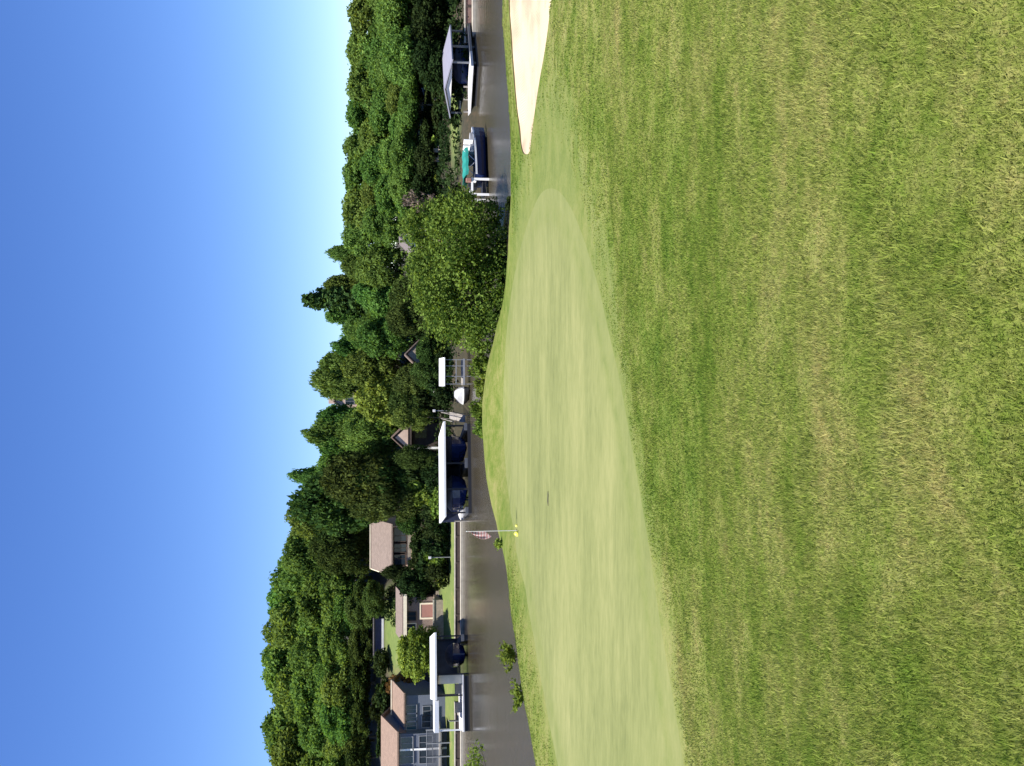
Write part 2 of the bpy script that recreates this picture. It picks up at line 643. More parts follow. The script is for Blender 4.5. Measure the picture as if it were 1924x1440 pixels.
CTRL = [tuple(p) for p in green_poly]
for v in (965, 985, 1010, 1040, 1080, 1130, 1180, 1230):
    for u in range(-60, 1100, 80):
        p = green_plane_hit(u, v)
        if inside_uv(GREEN_UV, u, v):
            CTRL.append(tuple(p))
EDGE = [(-140, 1045, 26), (0, 1012, 28), (140, 985, 31), (240, 972, 33.3), (340, 955, 37), (440, 944, 41.5), (540, 915, 46), (590, 907, 47.5), (690, 904, 48.5),
        (740, 912, 48.5), (800, 930, 47), (850, 943, 45.5), (900, 950, 43.5), (980, 955, 41), (1100, 960, 39.5), (1160, 963, 39), (1240, 958, 38.5), (1320, 951, 38.5), (1440, 944, 38.5), (1600, 936, 39)]
_eu = np.linspace(-140, 1600, 40)
_ev = np.interp(_eu, [e[0] for e in EDGE], [e[1] for e in EDGE])
_eY = np.interp(_eu, [e[0] for e in EDGE], [e[2] for e in EDGE])
_k = np.array([1, 2, 1]) / 4
_ev[1:-1], _eY[1:-1] = np.convolve(_ev, _k, 'valid'), np.convolve(_eY, _k, 'valid')
edge3 = [pt(*e) for e in zip(_eu, _ev, _eY)]
CTRL += [tuple(p) for p in edge3]
# the bank drops to the water behind the edge
for i, p in enumerate(edge3):
    a, b = edge3[max(i - 1, 0)], edge3[min(i + 1, len(edge3) - 1)]
    d = (b - a)
    n = Vector((-d.y, d.x, 0)).normalized()
    drop = 0.55
    CTRL.append((p.x + n.x * 2.6, p.y + n.y * 2.6, p.z - 0.55))
    CTRL.append((p.x + n.x * 6.5, p.y + n.y * 6.5, -0.35))
    CTRL.append((p.x + n.x * 12, p.y + n.y * 12, -2.2))
CTRL += [(0, 0, 3.9), (-6, 0, 3.75), (6, 0, 4.0), (0, -8, 4.9), (-14, -8, 4.5), (14, -8, 5.0), (0, 4, 3.22), (0, 8, 2.42), (-3, 5, 3.0), (4, 6, 2.95),
         (5, 10, 2.35), (9, 14, 2.2), (4, 15, 1.9), (12, 20, 1.75), (8, 22, 1.6), (16, 26, 1.55), (22, 20, 2.0), (20, 10, 2.8), (-16, 6, 2.6), (-22, 14, 1.0),
         (-30, 6, -0.4), (-40, 14, -2.2), (30, 30, 1.6), (40, 10, 3.2), (-20, -14, 4.2), (40, 42, 1.2), (40, 56, -2.2), (-34, -14, 2.5)]
CTRL = np.array(CTRL, dtype=float)


class TPS:
    def __init__(self, pts, smooth=0.5):
        self.c = pts[:, :2]
        n = len(pts)
        K = self.k(self.c, self.c) + np.eye(n) * smooth
        P = np.hstack([np.ones((n, 1)), self.c])
        A = np.zeros((n + 3, n + 3))
        A[:n, :n], A[:n, n:], A[n:, :n] = K, P, P.T
        self.w = np.linalg.solve(A, np.concatenate([pts[:, 2], np.zeros(3)]))

    @staticmethod
    def k(a, b):
        d2 = ((a[:, None, :] - b[None, :, :]) ** 2).sum(-1)
        return 0.5 * d2 * np.log(d2 + 1e-9)

    def __call__(self, xy):
        xy = np.atleast_2d(np.asarray(xy, dtype=float))
        out = np.empty(len(xy))
        for i in range(0, len(xy), 20000):
            s = xy[i:i + 20000]
            out[i:i + 20000] = self.k(s, self.c) @ self.w[:-3] + self.w[-3] + s @ self.w[-2:]
        return out


tps = TPS(CTRL)


def vnoise(xy, seed):
    """smooth value noise, numpy"""
    r = np.random.default_rng(seed).random((64, 64))
    x, y = xy[:, 0], xy[:, 1]
    xi, yi = np.floor(x).astype(int), np.floor(y).astype(int)
    fx, fy = x - xi, y - yi
    fx, fy = fx * fx * (3 - 2 * fx), fy * fy * (3 - 2 * fy)
    g = lambda i, j: r[i % 64, j % 64]
    return (g(xi, yi) * (1 - fx) + g(xi + 1, yi) * fx) * (1 - fy) + (g(xi, yi + 1) * (1 - fx) + g(xi + 1, yi + 1) * fx) * fy


def near_z(xy, lump=1.0):
    xy = np.atleast_2d(np.asarray(xy, dtype=float))
    z = tps(xy)
    return np.clip(z, -3.0, 7.0)


def dense(poly, step):
    out = []
    for i in range(len(poly)):
        a, b = poly[i], poly[(i + 1) % len(poly)]
        n = max(1, int((b - a).length / step))
        out += [a.lerp(b, k / n) for k in range(n)]
    return out


def smooth_closed(poly, it=2):
    """Chaikin corner cutting"""
    for _ in range(it):
        q = []
        for i in range(len(poly)):
            a, b = poly[i], poly[(i + 1) % len(poly)]
            q += [a.lerp(b, 0.25), a.lerp(b, 0.75)]
        poly = q
    return poly


def ground_hit(u, v):
    """walk along the line of sight until it meets the terrain"""
    a, b = (u - 720) / F_PX, (v - 962) / F_PX
    t = np.arange(1.5, 70, 0.05)
    x, y, z = a * t, (CP - b * SP) * t, EYE + (-SP - b * CP) * t
    below = np.nonzero(z < near_z(np.stack([x, y], 1)))[0]
    k = below[0] if len(below) else len(t) - 1
    return Vector((x[k], y[k], z[k]))


BUNKER_UV = [(1150, 994), (1149, 984), (1162, 979), (1200, 975), (1260, 968), (1330, 962), (1440, 955.5), (1560, 950), (1600, 1000), (1560, 1052), (1440, 1036),
             (1360, 1027), (1290, 1014), (1230, 1005), (1185, 999), (1160, 997)]
bunker_poly = [ground_hit(u, v) for u, v in BUNKER_UV]
P2 = lambda ps: [Vector((p.x, p.y)) for p in ps]
g2 = smooth_closed(P2(green_poly), 2)
b2 = smooth_closed(P2(bunker_poly), 2)
g2 = dense(g2, 0.3)
b2 = dense(b2, 0.25)


def inside(poly, xy):
    P = np.array([(p.x, p.y) for p in poly])
    x, y = xy[:, 0], xy[:, 1]
    c = np.zeros(len(xy), bool)
    j = len(P) - 1
    for i in range(len(P)):
        m = ((P[i, 1] > y) != (P[j, 1] > y)) & (x < (P[j, 0] - P[i, 0]) * (y - P[i, 1]) / (P[j, 1] - P[i, 1] + 1e-12) + P[i, 0])
        c ^= m
        j = i
    return c


def dist(poly, xy):
    P = np.array([(p.x, p.y) for p in poly])
    d = np.full(len(xy), 1e9)
    for i in range(len(P)):
        a, b = P[i], P[(i + 1) % len(P)]
        ab = b - a
        t = np.clip(((xy - a) @ ab) / (ab @ ab + 1e-12), 0, 1)
        d = np.minimum(d, np.hypot(*(xy - a - t[:, None] * ab).T))
    return d


grid = []
y = -14.0
while y < 62:
    step = 1.2 if y < 0 else max(0.17, 0.0135 * y)
    half = 7 + 0.62 * max(y, 0)
    n = int(2 * half / (step * 1.3))
    off = (len(grid) % 2) * 0.3 * step
    grid += [(-half + 2 * half * k / n + off, y + rng.normal() * step * 0.15) for k in range(n + 1)]
    y += step
for gx in np.arange(-70, 71, 3.5):
    for gy in np.arange(-16, 64, 3.5):
        if abs(gx) > 8 + 0.62 * max(gy, 0):
            grid.append((gx, gy))
grid = np.array(grid)
keep = (dist(g2, grid) > 0.12) & (dist(b2, grid) > 0.12)
grid = grid[keep]
vin = [Vector(p) for p in grid] + g2 + b2
n0 = len(grid)
ed = [(n0 + i, n0 + (i + 1) % len(g2)) for i in range(len(g2))]
n1 = n0 + len(g2)
ed += [(n1 + i, n1 + (i + 1) % len(b2)) for i in range(len(b2))]
cv, ce, cf, _, _, _ = delaunay_2d_cdt(vin, ed, [], 0, 1e-5)
V2 = np.array([(p.x, p.y) for p in cv])
T = np.array([f for f in cf if len(f) == 3])
V3 = np.column_stack([V2, near_z(V2)])
lump = (vnoise(V2 * 0.9, 1) - 0.5) * 0.07 + (vnoise(V2 * 2.6, 2) - 0.5) * 0.035
in_g_v, d_g_v, d_b_v = inside(g2, V2), dist(g2, V2), dist(b2, V2)
V3[:, 2] += lump * np.clip(np.where(in_g_v, 0, d_g_v) / 1.2, 0, 1) * np.clip(d_b_v / 0.5, 0, 1)
cen = V2[T].mean(1)
fg, fb = inside(g2, cen), inside(b2, cen)


def sub_mesh(name, faces, material, verts=None):
    idx, inv = np.unique(faces, return_inverse=True)
    me = np_mesh(name, (V3 if verts is None else verts)[idx], inv.reshape(-1).astype(np.int32), 3, material)
    me.polygons.foreach_set('use_smooth', [True] * len(me.polygons))
    o = bpy.data.objects.new(name, me)
    col.objects.link(o)
    o['kind'] = 'structure'
    return o, idx


def up(faces):
    a, b, c = V2[faces[:, 0]], V2[faces[:, 1]], V2[faces[:, 2]]
    cr = (b[:, 0] - a[:, 0]) * (c[:, 1] - a[:, 1]) - (b[:, 1] - a[:, 1]) * (c[:, 0] - a[:, 0])
    f = faces.copy()
    f[cr < 0] = f[cr < 0][:, ::-1]
    return f


T = up(T)
rough, idx = sub_mesh('rough', T[~fg & ~fb], M['rough'])
xy = V2[idx]
# closely mown apron: right of the green, up to the bunker, and a narrow fringe all round
apron2 = smooth_closed(P2([ground_hit(u, v) for u, v in ((700, 1180), (860, 1150), (1000, 1122), (1100, 1092), (1200, 1078), (1262, 1062), (1256, 1040), (1230, 1012), (1150, 1000), (1080, 975), (950, 962), (800, 960))]), 2)
da = dist(apron2, xy)
sd = np.where(inside(apron2, xy), da, -da)
m_apron = np.clip(sd / 3.4 + 0.5 + (vnoise(xy * 1.4, 5) - 0.5) * 0.6, 0, 1)
m_ring = np.clip(1.15 - d_g_v[idx] / 1.0, 0, 1) * np.where(xy[:, 1] < 24, 0.75, 0.45)
mown = np.maximum(m_apron, m_ring)
mown = np.clip(mown + np.exp(-((sd + 0.3) / 0.22) ** 2) * 0.55 * (xy[:, 1] < 36), 0, 1)
a = rough.data.attributes.new('mown', 'FLOAT', 'POINT')
a.data.foreach_set('value', mown.astype(np.float32))
green, idx = sub_mesh('putting_green', T[fg], M['green'])
a = green.data.attributes.new('collar', 'FLOAT', 'POINT')
dgi = d_g_v[idx]
ring = np.exp(-((dgi - 0.75) / 0.16) ** 2) * 0.5 + np.clip(1 - dgi / 2.2, 0, 1) * 0.5
a.data.foreach_set('value', ring.astype(np.float32))
sandV = V3.copy()
d_b = dist(b2, V2)
sandV[:, 2] -= 0.02 + 0.05 * vnoise(V2 * 1.3, 21) + 0.22 * np.clip(d_b / 1.2, 0, 1)
sand, idx = sub_mesh('sand_bunker', T[fb], M['sand'], sandV)
# cut soil face between turf edge and sand
zt = near_z(np.array([(p.x, p.y) for p in b2]))
lip = MB()
k = len(b2)
lip.v = [(p.x, p.y, zt[i] + 0.004) for i, p in enumerate(b2)] + [(p.x, p.y, zt[i] - 0.14) for i, p in enumerate(b2)]
lip.f = [(i, (i + 1) % k, k + (i + 1) % k, k + i) for i in range(k)]
lip.build('bunker_lip', M['soil'], kind='structure')

# ------------------------------------------------------------------ grass blades on the rough
def scatter_blades():
    V, tint = [], []
    total = 0
    for (y0, y1, dens, w, h) in ((1.5, 3.6, 18000, 0.0036, 0.034), (3.6, 6, 11500, 0.0050, 0.035), (6, 10, 5800, 0.0070, 0.035), (10, 16, 2700, 0.0105, 0.035), (16, 24, 900, 0.017, 0.034), (24, 38, 260, 0.025, 0.034)):
        half = 0.5 * y1 + 1.5
        n = int(2 * half * (y1 - y0) * dens)
        p = np.column_stack([rng.uniform(-half, half, n), rng.uniform(y0, y1, n)])
        p = p[np.abs(p[:, 0]) < 0.47 * p[:, 1] + 1.3]
        # clumpy cover
        keep = rng.random(len(p)) < 0.7 + 0.4 * vnoise(p * 5.5, 11)
        p = p[keep]
        d = dist(g2[::4], p)
        ok = ~inside(g2, p) & ~inside(b2, p) & (d > 0.15)
        p, d = p[ok], d[ok]
        da = dist(apron2, p)
        sd = np.where(inside(apron2, p), da, -da)
        mown = np.maximum(np.clip(sd / 3.4 + 0.5, 0, 1), np.clip(1.1 - d / 1.0, 0, 1) * 0.7)
        ok = rng.random(len(p)) > mown * 1.15
        p, mown = p[ok], mown[ok]
        n = len(p)
        z = near_z(p) + ((vnoise(p * 0.9, 1) - 0.5) * 0.07 + (vnoise(p * 2.6, 2) - 0.5) * 0.035)
        th = rng.uniform(0, 2 * np.pi, n)
        hh = h * rng.uniform(0.5, 1.25, n) * (0.7 + 0.7 * vnoise(p * 2.2, 12)) * (1 - 0.6 * mown)
        lean = rng.uniform(0.1, 0.95, n) * hh
        lt = rng.uniform(0, 2 * np.pi, n)
        ww = w * rng.uniform(0.6, 1.3, n)
        base = np.column_stack([p, z - 0.006])
        dx = np.column_stack([np.cos(th), np.sin(th), np.zeros(n)]) * ww[:, None]
        tip = base + np.column_stack([np.cos(lt) * lean, np.sin(lt) * lean, hh])
        V.append(np.stack([base - dx, base + dx, tip], 1).reshape(-1, 3))
        tv = np.clip(rng.normal(0.45, 0.2, n), 0, 1)
        tint.append(tv)
    V, tint = np.concatenate(V), np.concatenate(tint)
    me = np_mesh('rough_grass', V, np.arange(len(V), dtype=np.int32), 3, M['blade'])
    a = me.attributes.new('tint', 'FLOAT', 'FACE')
    a.data.foreach_set('value', tint.astype(np.float32))
    o = bpy.data.objects.new('rough_grass', me)
    col.objects.link(o)
    tag(o, 'uncut mottled green and straw grass on the rough slope in front of the putting green', 'grass', kind='stuff')
    print('blades', len(tint))


scatter_blades()

# ------------------------------------------------------------------ lake, far bank
w = MB()
w.v = [(-3000, -3000, -3.6), (3000, -3000, -3.6), (3000, 3000, -3.6), (-3000, 3000, -3.6)]
w.f = [(0, 1, 2, 3)]
w.build('ground', M['bed'], kind='structure')

SHORE_X = np.array([-120, -60, -40, -9, 0, 8, 14, 20, 28, 40, 70, 120], float)
SHORE_Y = np.array([92, 92, 92, 91, 90, 86, 78, 72, 73, 76, 76, 80], float)


# open water is ruffled by the breeze, the strip under the far bank lies calm
lx = np.concatenate([[-400, -200, -100], np.arange(-60, 61, 3.0), [100, 200, 400]])
ly = np.concatenate([[-120, -40, 0], np.arange(20, 96, 2.0), [120, 260]])
LX, LY = np.meshgrid(lx, ly)
LV = np.column_stack([LX.ravel(), LY.ravel(), np.zeros(LX.size)])
li_, lj_ = np.meshgrid(np.arange(len(lx) - 1), np.arange(len(ly) - 1))
lb = (lj_ * len(lx) + li_).ravel()
lake_me = np_mesh('lake', LV, np.column_stack([lb, lb + 1, lb + len(lx) + 1, lb + len(lx)]).ravel(), 4, M['water'])
lake_o = bpy.data.objects.new('lake', lake_me)
col.objects.link(lake_o)
lake_o['kind'] = 'structure'
dsh = np.interp(LV[:, 0], SHORE_X, SHORE_Y) - LV[:, 1]
calm = np.interp(LV[:, 0], [-20, 5], [24, 9])
rip = np.clip((dsh - calm) / 22 + 0.3 + (vnoise(LV[:, :2] * 0.12, 41) - 0.5) * 0.5, 0, 1)
a = lake_me.attributes.new('ripple', 'FLOAT', 'POINT')
a.data.foreach_set('value', rip.astype(np.float32))


def far_z(xy):
    xy = np.atleast_2d(np.asarray(xy, dtype=float))
    x, y = xy[:, 0], xy[:, 1]
    s = np.interp(x, SHORE_X, SHORE_Y)
    d = y - s
    prof_l = np.interp(d, [-6, -0.6, 0, 0.5, 6, 12, 18, 26, 34, 46, 70, 160], [-3.5, -1.2, 0.15, 0.95, 1.5, 3.2, 5.0, 7.6, 10, 13, 17, 24])
    prof_r = np.interp(d, [-6, -0.6, 0, 1.2, 5, 12, 25, 40, 70, 160], [-3.5, -1.0, 0.1, 0.9, 1.6, 2.4, 3.8, 5, 6.5, 9])
    prof_s = np.interp(d, [-6, -0.6, 0, 0.5, 6, 9, 12, 15, 22, 26, 34, 46, 70, 160], [-3.5, -1.2, 0.15, 0.95, 1.5, 2.2, 4.6, 6.9, 9.0, 9.7, 11.2, 13.8, 17.5, 24])
    ks = np.clip((-24 - x) / 3.0, 0, 1)
    prof_l = prof_l * (1 - ks) + prof_s * ks
    k = np.clip((x + 2) / 22, 0, 1)
    k = k * k * (3 - 2 * k)
    return prof_l * (1 - k) + prof_r * k + np.where(d > 8, (vnoise(xy * 0.15, 3) - 0.5) * 1.0 * np.clip((d - 8) / 10, 0, 1), 0)


def fz(x, y):
    return float(far_z([(x, y)])[0])


xs = np.concatenate([np.arange(-260, -62, 9), np.arange(-62, 70, 1.0), np.arange(70, 260, 9)])
ys = np.concatenate([np.arange(60, 125, 0.7), np.arange(125, 330, 7)])
GX, GY = np.meshgrid(xs, ys)
XY = np.column_stack([GX.ravel(), GY.ravel()])
HV = np.column_stack([XY, far_z(XY)])
nx, ny = len(xs), len(ys)
ii, jj = np.meshgrid(np.arange(nx - 1), np.arange(ny - 1))
b = (jj * nx + ii).ravel()
quads = np.column_stack([b, b + 1, b + nx + 1, b + nx]).ravel()
me = np_mesh('hillside', HV, quads, 4, M['hill'])
me.polygons.foreach_set('use_smooth', [True] * len(me.polygons))
s_ = np.interp(XY[:, 0], SHORE_X, SHORE_Y)
dd = XY[:, 1] - s_
lawn = np.clip((9 - dd) / 2, 0, 1) * np.clip(dd / 0.5, 0, 1) * (XY[:, 0] < -11)
lawn = np.maximum(lawn, np.clip(1 - np.hypot((XY[:, 0] + 30.5) / 7.5, (XY[:, 1] - 109.5) / 6.5) * 0.9, 0, 1) * 1.8)
lawn = np.maximum(lawn, np.clip(1 - np.abs(XY[:, 0] - 24) / 6, 0, 1) * np.clip(1 - np.abs(dd - 5) / 3, 0, 1) * 2)
a = me.attributes.new('lawn', 'FLOAT', 'POINT')
a.data.foreach_set('value', np.clip(lawn, 0, 1).astype(np.float32))
o = bpy.data.objects.new('hillside', me)
col.objects.link(o)
o['kind'] = 'structure'


# ------------------------------------------------------------------ seawalls
def seawall(x0, x1, y, h, label, m):
    e = empty('seawall', ((x0 + x1) / 2, y, 0), label, 'wall')
    c = (x0 + x1) / 2
    MB().box(x0 - c, x1 - c, 0, 0.3, -0.8, h).build('wall_face', m, e)
    MB().box(x0 - c - 0.03, x1 - c + 0.03, -0.06, 0.42, h + 0.002, h + 0.14).build('cap', M['concrete'], e, bevel=0.02)
    MB().box(x0 - c + 0.2, x1 - c - 0.2, -1.0, -0.07, -0.8, 0.26).build('footing', M['concrete'], e, bevel=0.03)
    n = int((x1 - x0) / 2.4)
    p = MB().box(-0.09, 0.09, -0.065, -0.004, -0.8, h - 0.004).build('pile', M['darkwood'], e, loc=(x0 - c + 0.4, 0, 0))
    for i in range(1, n):
        q = p.copy()
        col.objects.link(q)
        q.location = (x0 - c + 0.4 + i * (x1 - x0 - 0.8) / (n - 1), 0, 0)


seawall(-54, -33.5, 91.2, 0.72, 'low pale seawall below the bright lawn of the pinkish roofed house', M['darkwood'])
seawall(-27.5, -13, 91.2, 0.72, 'long low seawall running along the lake between the two white roofed docks', M['darkwood'])
seawall(29, 46, 74.0, 0.75, 'reddish brown timber seawall behind the gabled dock', M['redbrick'])

# ------------------------------------------------------------------ buildings
def window(parent, x, z, w, h, face_y, pane='glass', frame='rail'):
    """window in a wall that looks towards -y at local y = face_y"""
    f = MB()
    t = 0.09
    f.box(-w / 2 - t, w / 2 + t, -0.06, 0.05, h, h + t).box(-w / 2 - t, w / 2 + t, -0.10, 0.05, -t, 0)
    f.box(-w / 2 - t, -w / 2, -0.06, 0.05, 0.001, h - 0.001).box(w / 2, w / 2 + t, -0.06, 0.05, 0.001, h - 0.001)
    f.box(-0.025, 0.025, -0.055, 0.05, 0.001, h - 0.001)
    fo = f.build('window', M[frame], parent, loc=(x, face_y, z))
    MB().box(-w / 2, w / 2, -0.02, 0.03, 0.002, h - 0.002).build('pane', M[pane], fo)
    return fo


def gable_roof(parent, w, d, z, rise, mat_, over=0.45, axis='x', th=0.16, name='roof', x0=0, y0=0):
    """ridge along axis; slab of two pitches; centre (x0, y0)"""
    if axis == 'x':
        hs = d / 2 + over
        drop = rise * over / (d / 2)
        pts = [(y0 - hs, z - drop), (y0, z + rise), (y0 + hs, z - drop), (y0 + hs, z - drop + th), (y0, z + rise + th), (y0 - hs, z - drop + th)]
        return MB().prism(pts, 'x', x0 - w / 2 - over, x0 + w / 2 + over).build(name, mat_, parent)
    hs = w / 2 + over
    drop = rise * over / (w / 2)
    pts = [(x0 - hs, z - drop), (x0, z + rise), (x0 + hs, z - drop), (x0 + hs, z - drop + th), (x0, z + rise + th), (x0 - hs, z - drop + th)]
    return MB().prism(pts, 'y', y0 - d / 2 - over, y0 + d / 2 + over).build(name, mat_, parent)


def gable_walls(w, d, h, rise, axis='x', base=-3, x0=0, y0=0):
    if axis == 'x':
        pts = [(y0 - d / 2, base), (y0 + d / 2, base), (y0 + d / 2, h), (y0, h + rise - 0.02), (y0 - d / 2, h)]
        return MB().prism(pts, 'x', x0 - w / 2, x0 + w / 2)
    pts = [(x0 - w / 2, base), (x0 + w / 2, base), (x0 + w / 2, h), (x0, h + rise - 0.02), (x0 - w / 2, h)]
    return MB().prism(pts, 'y', y0 - d / 2, y0 + d / 2)


def zat(v, Y):
    return pt(720, v, Y).z


def xat(u, Y, v=800):
    return pt(u, v, Y).x


# --- pinkish roofed house at the far left: tall wing and lower wing
Y = 97.0
eL, eR = zat(746, Y), zat(759, Y + 1)
xa0, xa1, xb1 = xat(-90, Y), xat(62, Y), xat(128, Y)
gz = fz(-40, Y)
h = empty('lake_house', ((xa0 + xa1) / 2, Y, gz), 'blue grey two storey house with pinkish shingle roofs at the left end of the shore', 'house')
ox = (xa0 + xa1) / 2
wA, dA = xa1 - xa0, 9.0
riseA = 1.75
gable_walls(wA, dA, eL - gz, riseA, 'x', y0=dA / 2).build('wall', M['bluegrey'], h)
gable_roof(h, wA, dA, eL - gz, riseA, M['roofpink'], 0.5, 'x', y0=dA / 2, name='roof')
wB, dB = xb1 - xa1 - 0.02, 8.0
riseB = 1.25
cxB = (xa1 + 0.02 + xb1) / 2 - ox
gable_walls(wB, dB, eR - gz, riseB, 'x', x0=cxB, y0=dB / 2 + 1).build('wing_wall', M['bluegrey'], h)
gable_roof(h, wB - 1.0, dB, eR - gz, riseB, M['roofpink'], 0.45, 'x', x0=cxB + 0.52, y0=dB / 2 + 1, name='wing_roof')
MB().box(wA / 2 + 0.003, wA / 2 + 0.05, 0.3, 3.2, eL - gz - 1.0, eL - gz - 0.25).build('gable_panel', M['redbrick'], h)
MB().box(cxB - wB / 2 + 0.4, cxB + wB / 2 + 0.5, dB / 2 + 0.82, dB / 2 + 1.18, eR - gz + riseB + 0.17, eR - gz + riseB + 0.3).build('ridge_cap', M['cream'], h)
for (u, v0, v1, w_) in ((108, 782, 764, 0.9), (93, 782, 764, 0.9), (78, 782, 764, 0.9)):
    window(h, xat(u, Y + 1) - ox, zat(v0, Y + 1) - gz, w_, zat(v1, Y + 1) - zat(v0, Y + 1), 1.0, 'tealglass')
for (u, v0, v1, w_) in ((104, 809, 795, 1.0), (84, 809, 793, 1.2)):
    window(h, xat(u, Y + 1) - ox, zat(v0, Y + 1) - gz, w_, zat(v1, Y + 1) - zat(v0, Y + 1), 1.0, 'glass')
for (u, v0, v1, w_) in ((45, 775, 754, 1.3), (20, 776, 752, 1.5), (-12, 775, 754, 1.3), (45, 812, 788, 1.4), (18, 812, 788, 1.4), (-15, 812, 788, 1.4)):
    window(h, xat(u, Y) - ox, zat(v0, Y) - gz, w_, zat(v1, Y) - zat(v0, Y), 0.0, 'tealglass' if v0 < 790 else 'glass')
MB().box(xat(33, Y) - ox - 0.1, xat(33, Y) - ox + 0.1, -0.1, -0.003, 0, eL - gz - 0.3).build('downpipe', M['white'], h)

# deck with railing in front of that house
Yd = 94.6
x0, x1 = xat(-60, Yd), xat(68, Yd)
gz2 = fz((x0 + x1) / 2, Yd)
cx = (x0 + x1) / 2
dk = empty('deck', (cx, Yd, gz2), 'grey railed deck in front of the pinkish roofed house', 'deck')
zd, zr = zat(826, Yd) - gz2, zat(801, Yd) - gz2
L2 = (x1 - x0) / 2
MB().box(-L2, L2, 0, 2.3, zd - 0.15, zd).build('deck_floor', M['greywood'], dk)
MB().box(-L2, L2, -0.04, 0.06, zr - 0.07, zr).build('hand_rail', M['rail'], dk)
MB().box(-L2, L2, -0.02, 0.04, zd + 0.12, zd + 0.18).build('bottom_rail', M['rail'], dk)
b = MB()
nb = int(2 * L2 / 0.11)
for i in range(nb):
    xx = -L2 + 0.1 + i * (2 * L2 - 0.2) / (nb - 1)
    b.box(xx - 0.03, xx + 0.03, -0.012, 0.022, zd + 0.181, zr - 0.071)
b.build('balusters', M['steel'], dk, kind='stuff')
p0 = MB().box(-0.06, 0.06, -0.07, 0.07, -0.6, zr + 0.05).build('post', M['rail'], dk, loc=(-L2, 0, 0))
for i in range(1, 6):
    q = p0.copy()
    col.objects.link(q)
    q.location = (-L2 + i * 2 * L2 / 5, 0, 0)

# --- rust coloured low shed roof right of the wing is a rust coloured shrub (see plants)
# --- brown brick house with long tan roof and stone terrace
Y = 101.0
x0, x1 = xat(244, Y), xat(318, Y)
gz = fz((x0 + x1) / 2, Y)
cx = (x0 + x1) / 2
h = empty('brick_house', (cx, Y, gz), 'low brown brick house with a long tan roof, above the stone terrace', 'house')
ez = zat(757, Y) - gz
wB, dB = x1 - x0, 7
gable_walls(wB, dB, ez, 0.72, 'x', y0=dB / 2).build('wall', M['brownbrick'], h)
gable_roof(h, wB, dB, ez, 0.72, M['rooftan'], 0.5, 'x', y0=dB / 2)
MB().box(-wB / 2 - 0.5, wB / 2 + 0.5, -0.56, -0.51, ez - 0.45, ez - 0.06).build('gutter', M['cream'], h)
window(h, xat(283, Y) - cx, zat(781, Y) - gz, 0.9, 1.3, 0, 'glass', 'darkwood')
window(h, xat(262, Y) - cx, zat(781, Y) - gz, 0.8, 1.1, 0, 'glass', 'cream')
dr = MB().box(-0.75, 0.75, -0.08, 0.03, 0, 1.9).build('garage_door', M['salmon'], h, loc=(xat(292, Y) - cx, 0, zat(822, Y) - gz))
MB().box(-0.95, -0.755, -0.11, 0.03, 0, 2.05).box(0.755, 0.95, -0.11, 0.03, 0, 2.05).box(-0.755, 0.755, -0.11, 0.03, 1.905, 2.05).build('door_frame', M['cream'], dr)

Y = 98.5
x0, x1 = xat(238, Y), xat(312, Y)
gz = fz((x0 + x1) / 2, Y)
cx = (x0 + x1) / 2
t = empty('stone_terrace', (cx, Y, gz), 'tan stone terrace wall stepping down in front of the brown brick house', 'terrace')
zt_ = zat(816, Y) - gz
MB().box(-(x1 - x0) / 2, (x1 - x0) / 2, 0, 3.2, -1.5, zt_).build('retaining_wall', M['stone'], t, bevel=0.03)
MB().box(-(x1 - x0) / 2 - 0.05, (x1 - x0) / 2 + 0.05, -0.07, 0.4, zt_ + 0.002, zt_ + 0.16).build('coping', M['concrete'], t)
for i in range(5):
    MB().box((x1 - x0) / 2 + 0.01, (x1 - x0) / 2 + 1.5, -0.1 + i * 0.5, 0.38 + i * 0.5, -1.2, -0.2 + i * (zt_ + 0.2) / 5).build('step', M['stone'], t)
MB().box(-(x1 - x0) / 2 + 0.2, -(x1 - x0) / 2 + 1.2, 0.5, 1.4, zt_ + 0.003, zt_ + 1.0).build('pier', M['stone'], t, bevel=0.05)

# --- tan roofed centre house with dormer windows
Y = 108.0
x0, x1 = xat(366, Y), xat(452, Y)
cx = (x0 + x1) / 2
gz = fz(cx, Y)
h = empty('hill_house', (cx, Y, gz), 'tan house with a broad brownish roof and dark windows beside the big dark oak', 'house')
ez = zat(735, Y) - gz
wC, dC = x1 - x0, 8.5
rC = zat(699, Y + dC / 2) - gz - ez
gable_walls(wC, dC, ez, rC, 'x', y0=dC / 2).build('wall', M['tanwall'], h)
gable_roof(h, wC, dC, ez, rC, M['rooftan'], 0.35, 'x', y0=dC / 2)
MB().box(-wC / 2 - 0.36, wC / 2 + 0.36, dC / 2 - 0.14, dC / 2 + 0.14, ez + rC + 0.165, ez + rC + 0.3).build('ridge_cap', M['cream'], h)
sl = rC / (dC / 2)
MB().prism([(-0.36, ez - 0.36 * sl - 0.1), (dC / 2, ez + rC - 0.1), (dC / 2, ez + rC + 0.19), (-0.36, ez - 0.36 * sl + 0.19)], 'x', -wC / 2 - 0.44, -wC / 2 - 0.355).build('barge_board', M['cream'], h)
for (u, v0, v1, w_) in ((434, 763, 741, 1.9), (411, 763, 741, 1.5), (391, 761, 741, 1.5)):
    window(h, xat(u, Y) - cx, zat(v0, Y) - gz, w_, zat(v1, Y) - zat(v0, Y), 0.0, 'glass', 'darkwood')
MB().box(-wC / 2 - 0.3, wC / 2 + 0.3, -1.8, -0.26, zat(772, Y) - gz, zat(766, Y) - gz).build('terrace_slab', M['stone'], h)
for u in (375, 408, 446):
    window(h, xat(u, Y) - cx, zat(772, Y) - gz - 2.2, 0.9, 1.4, 0, 'glass', 'darkwood')

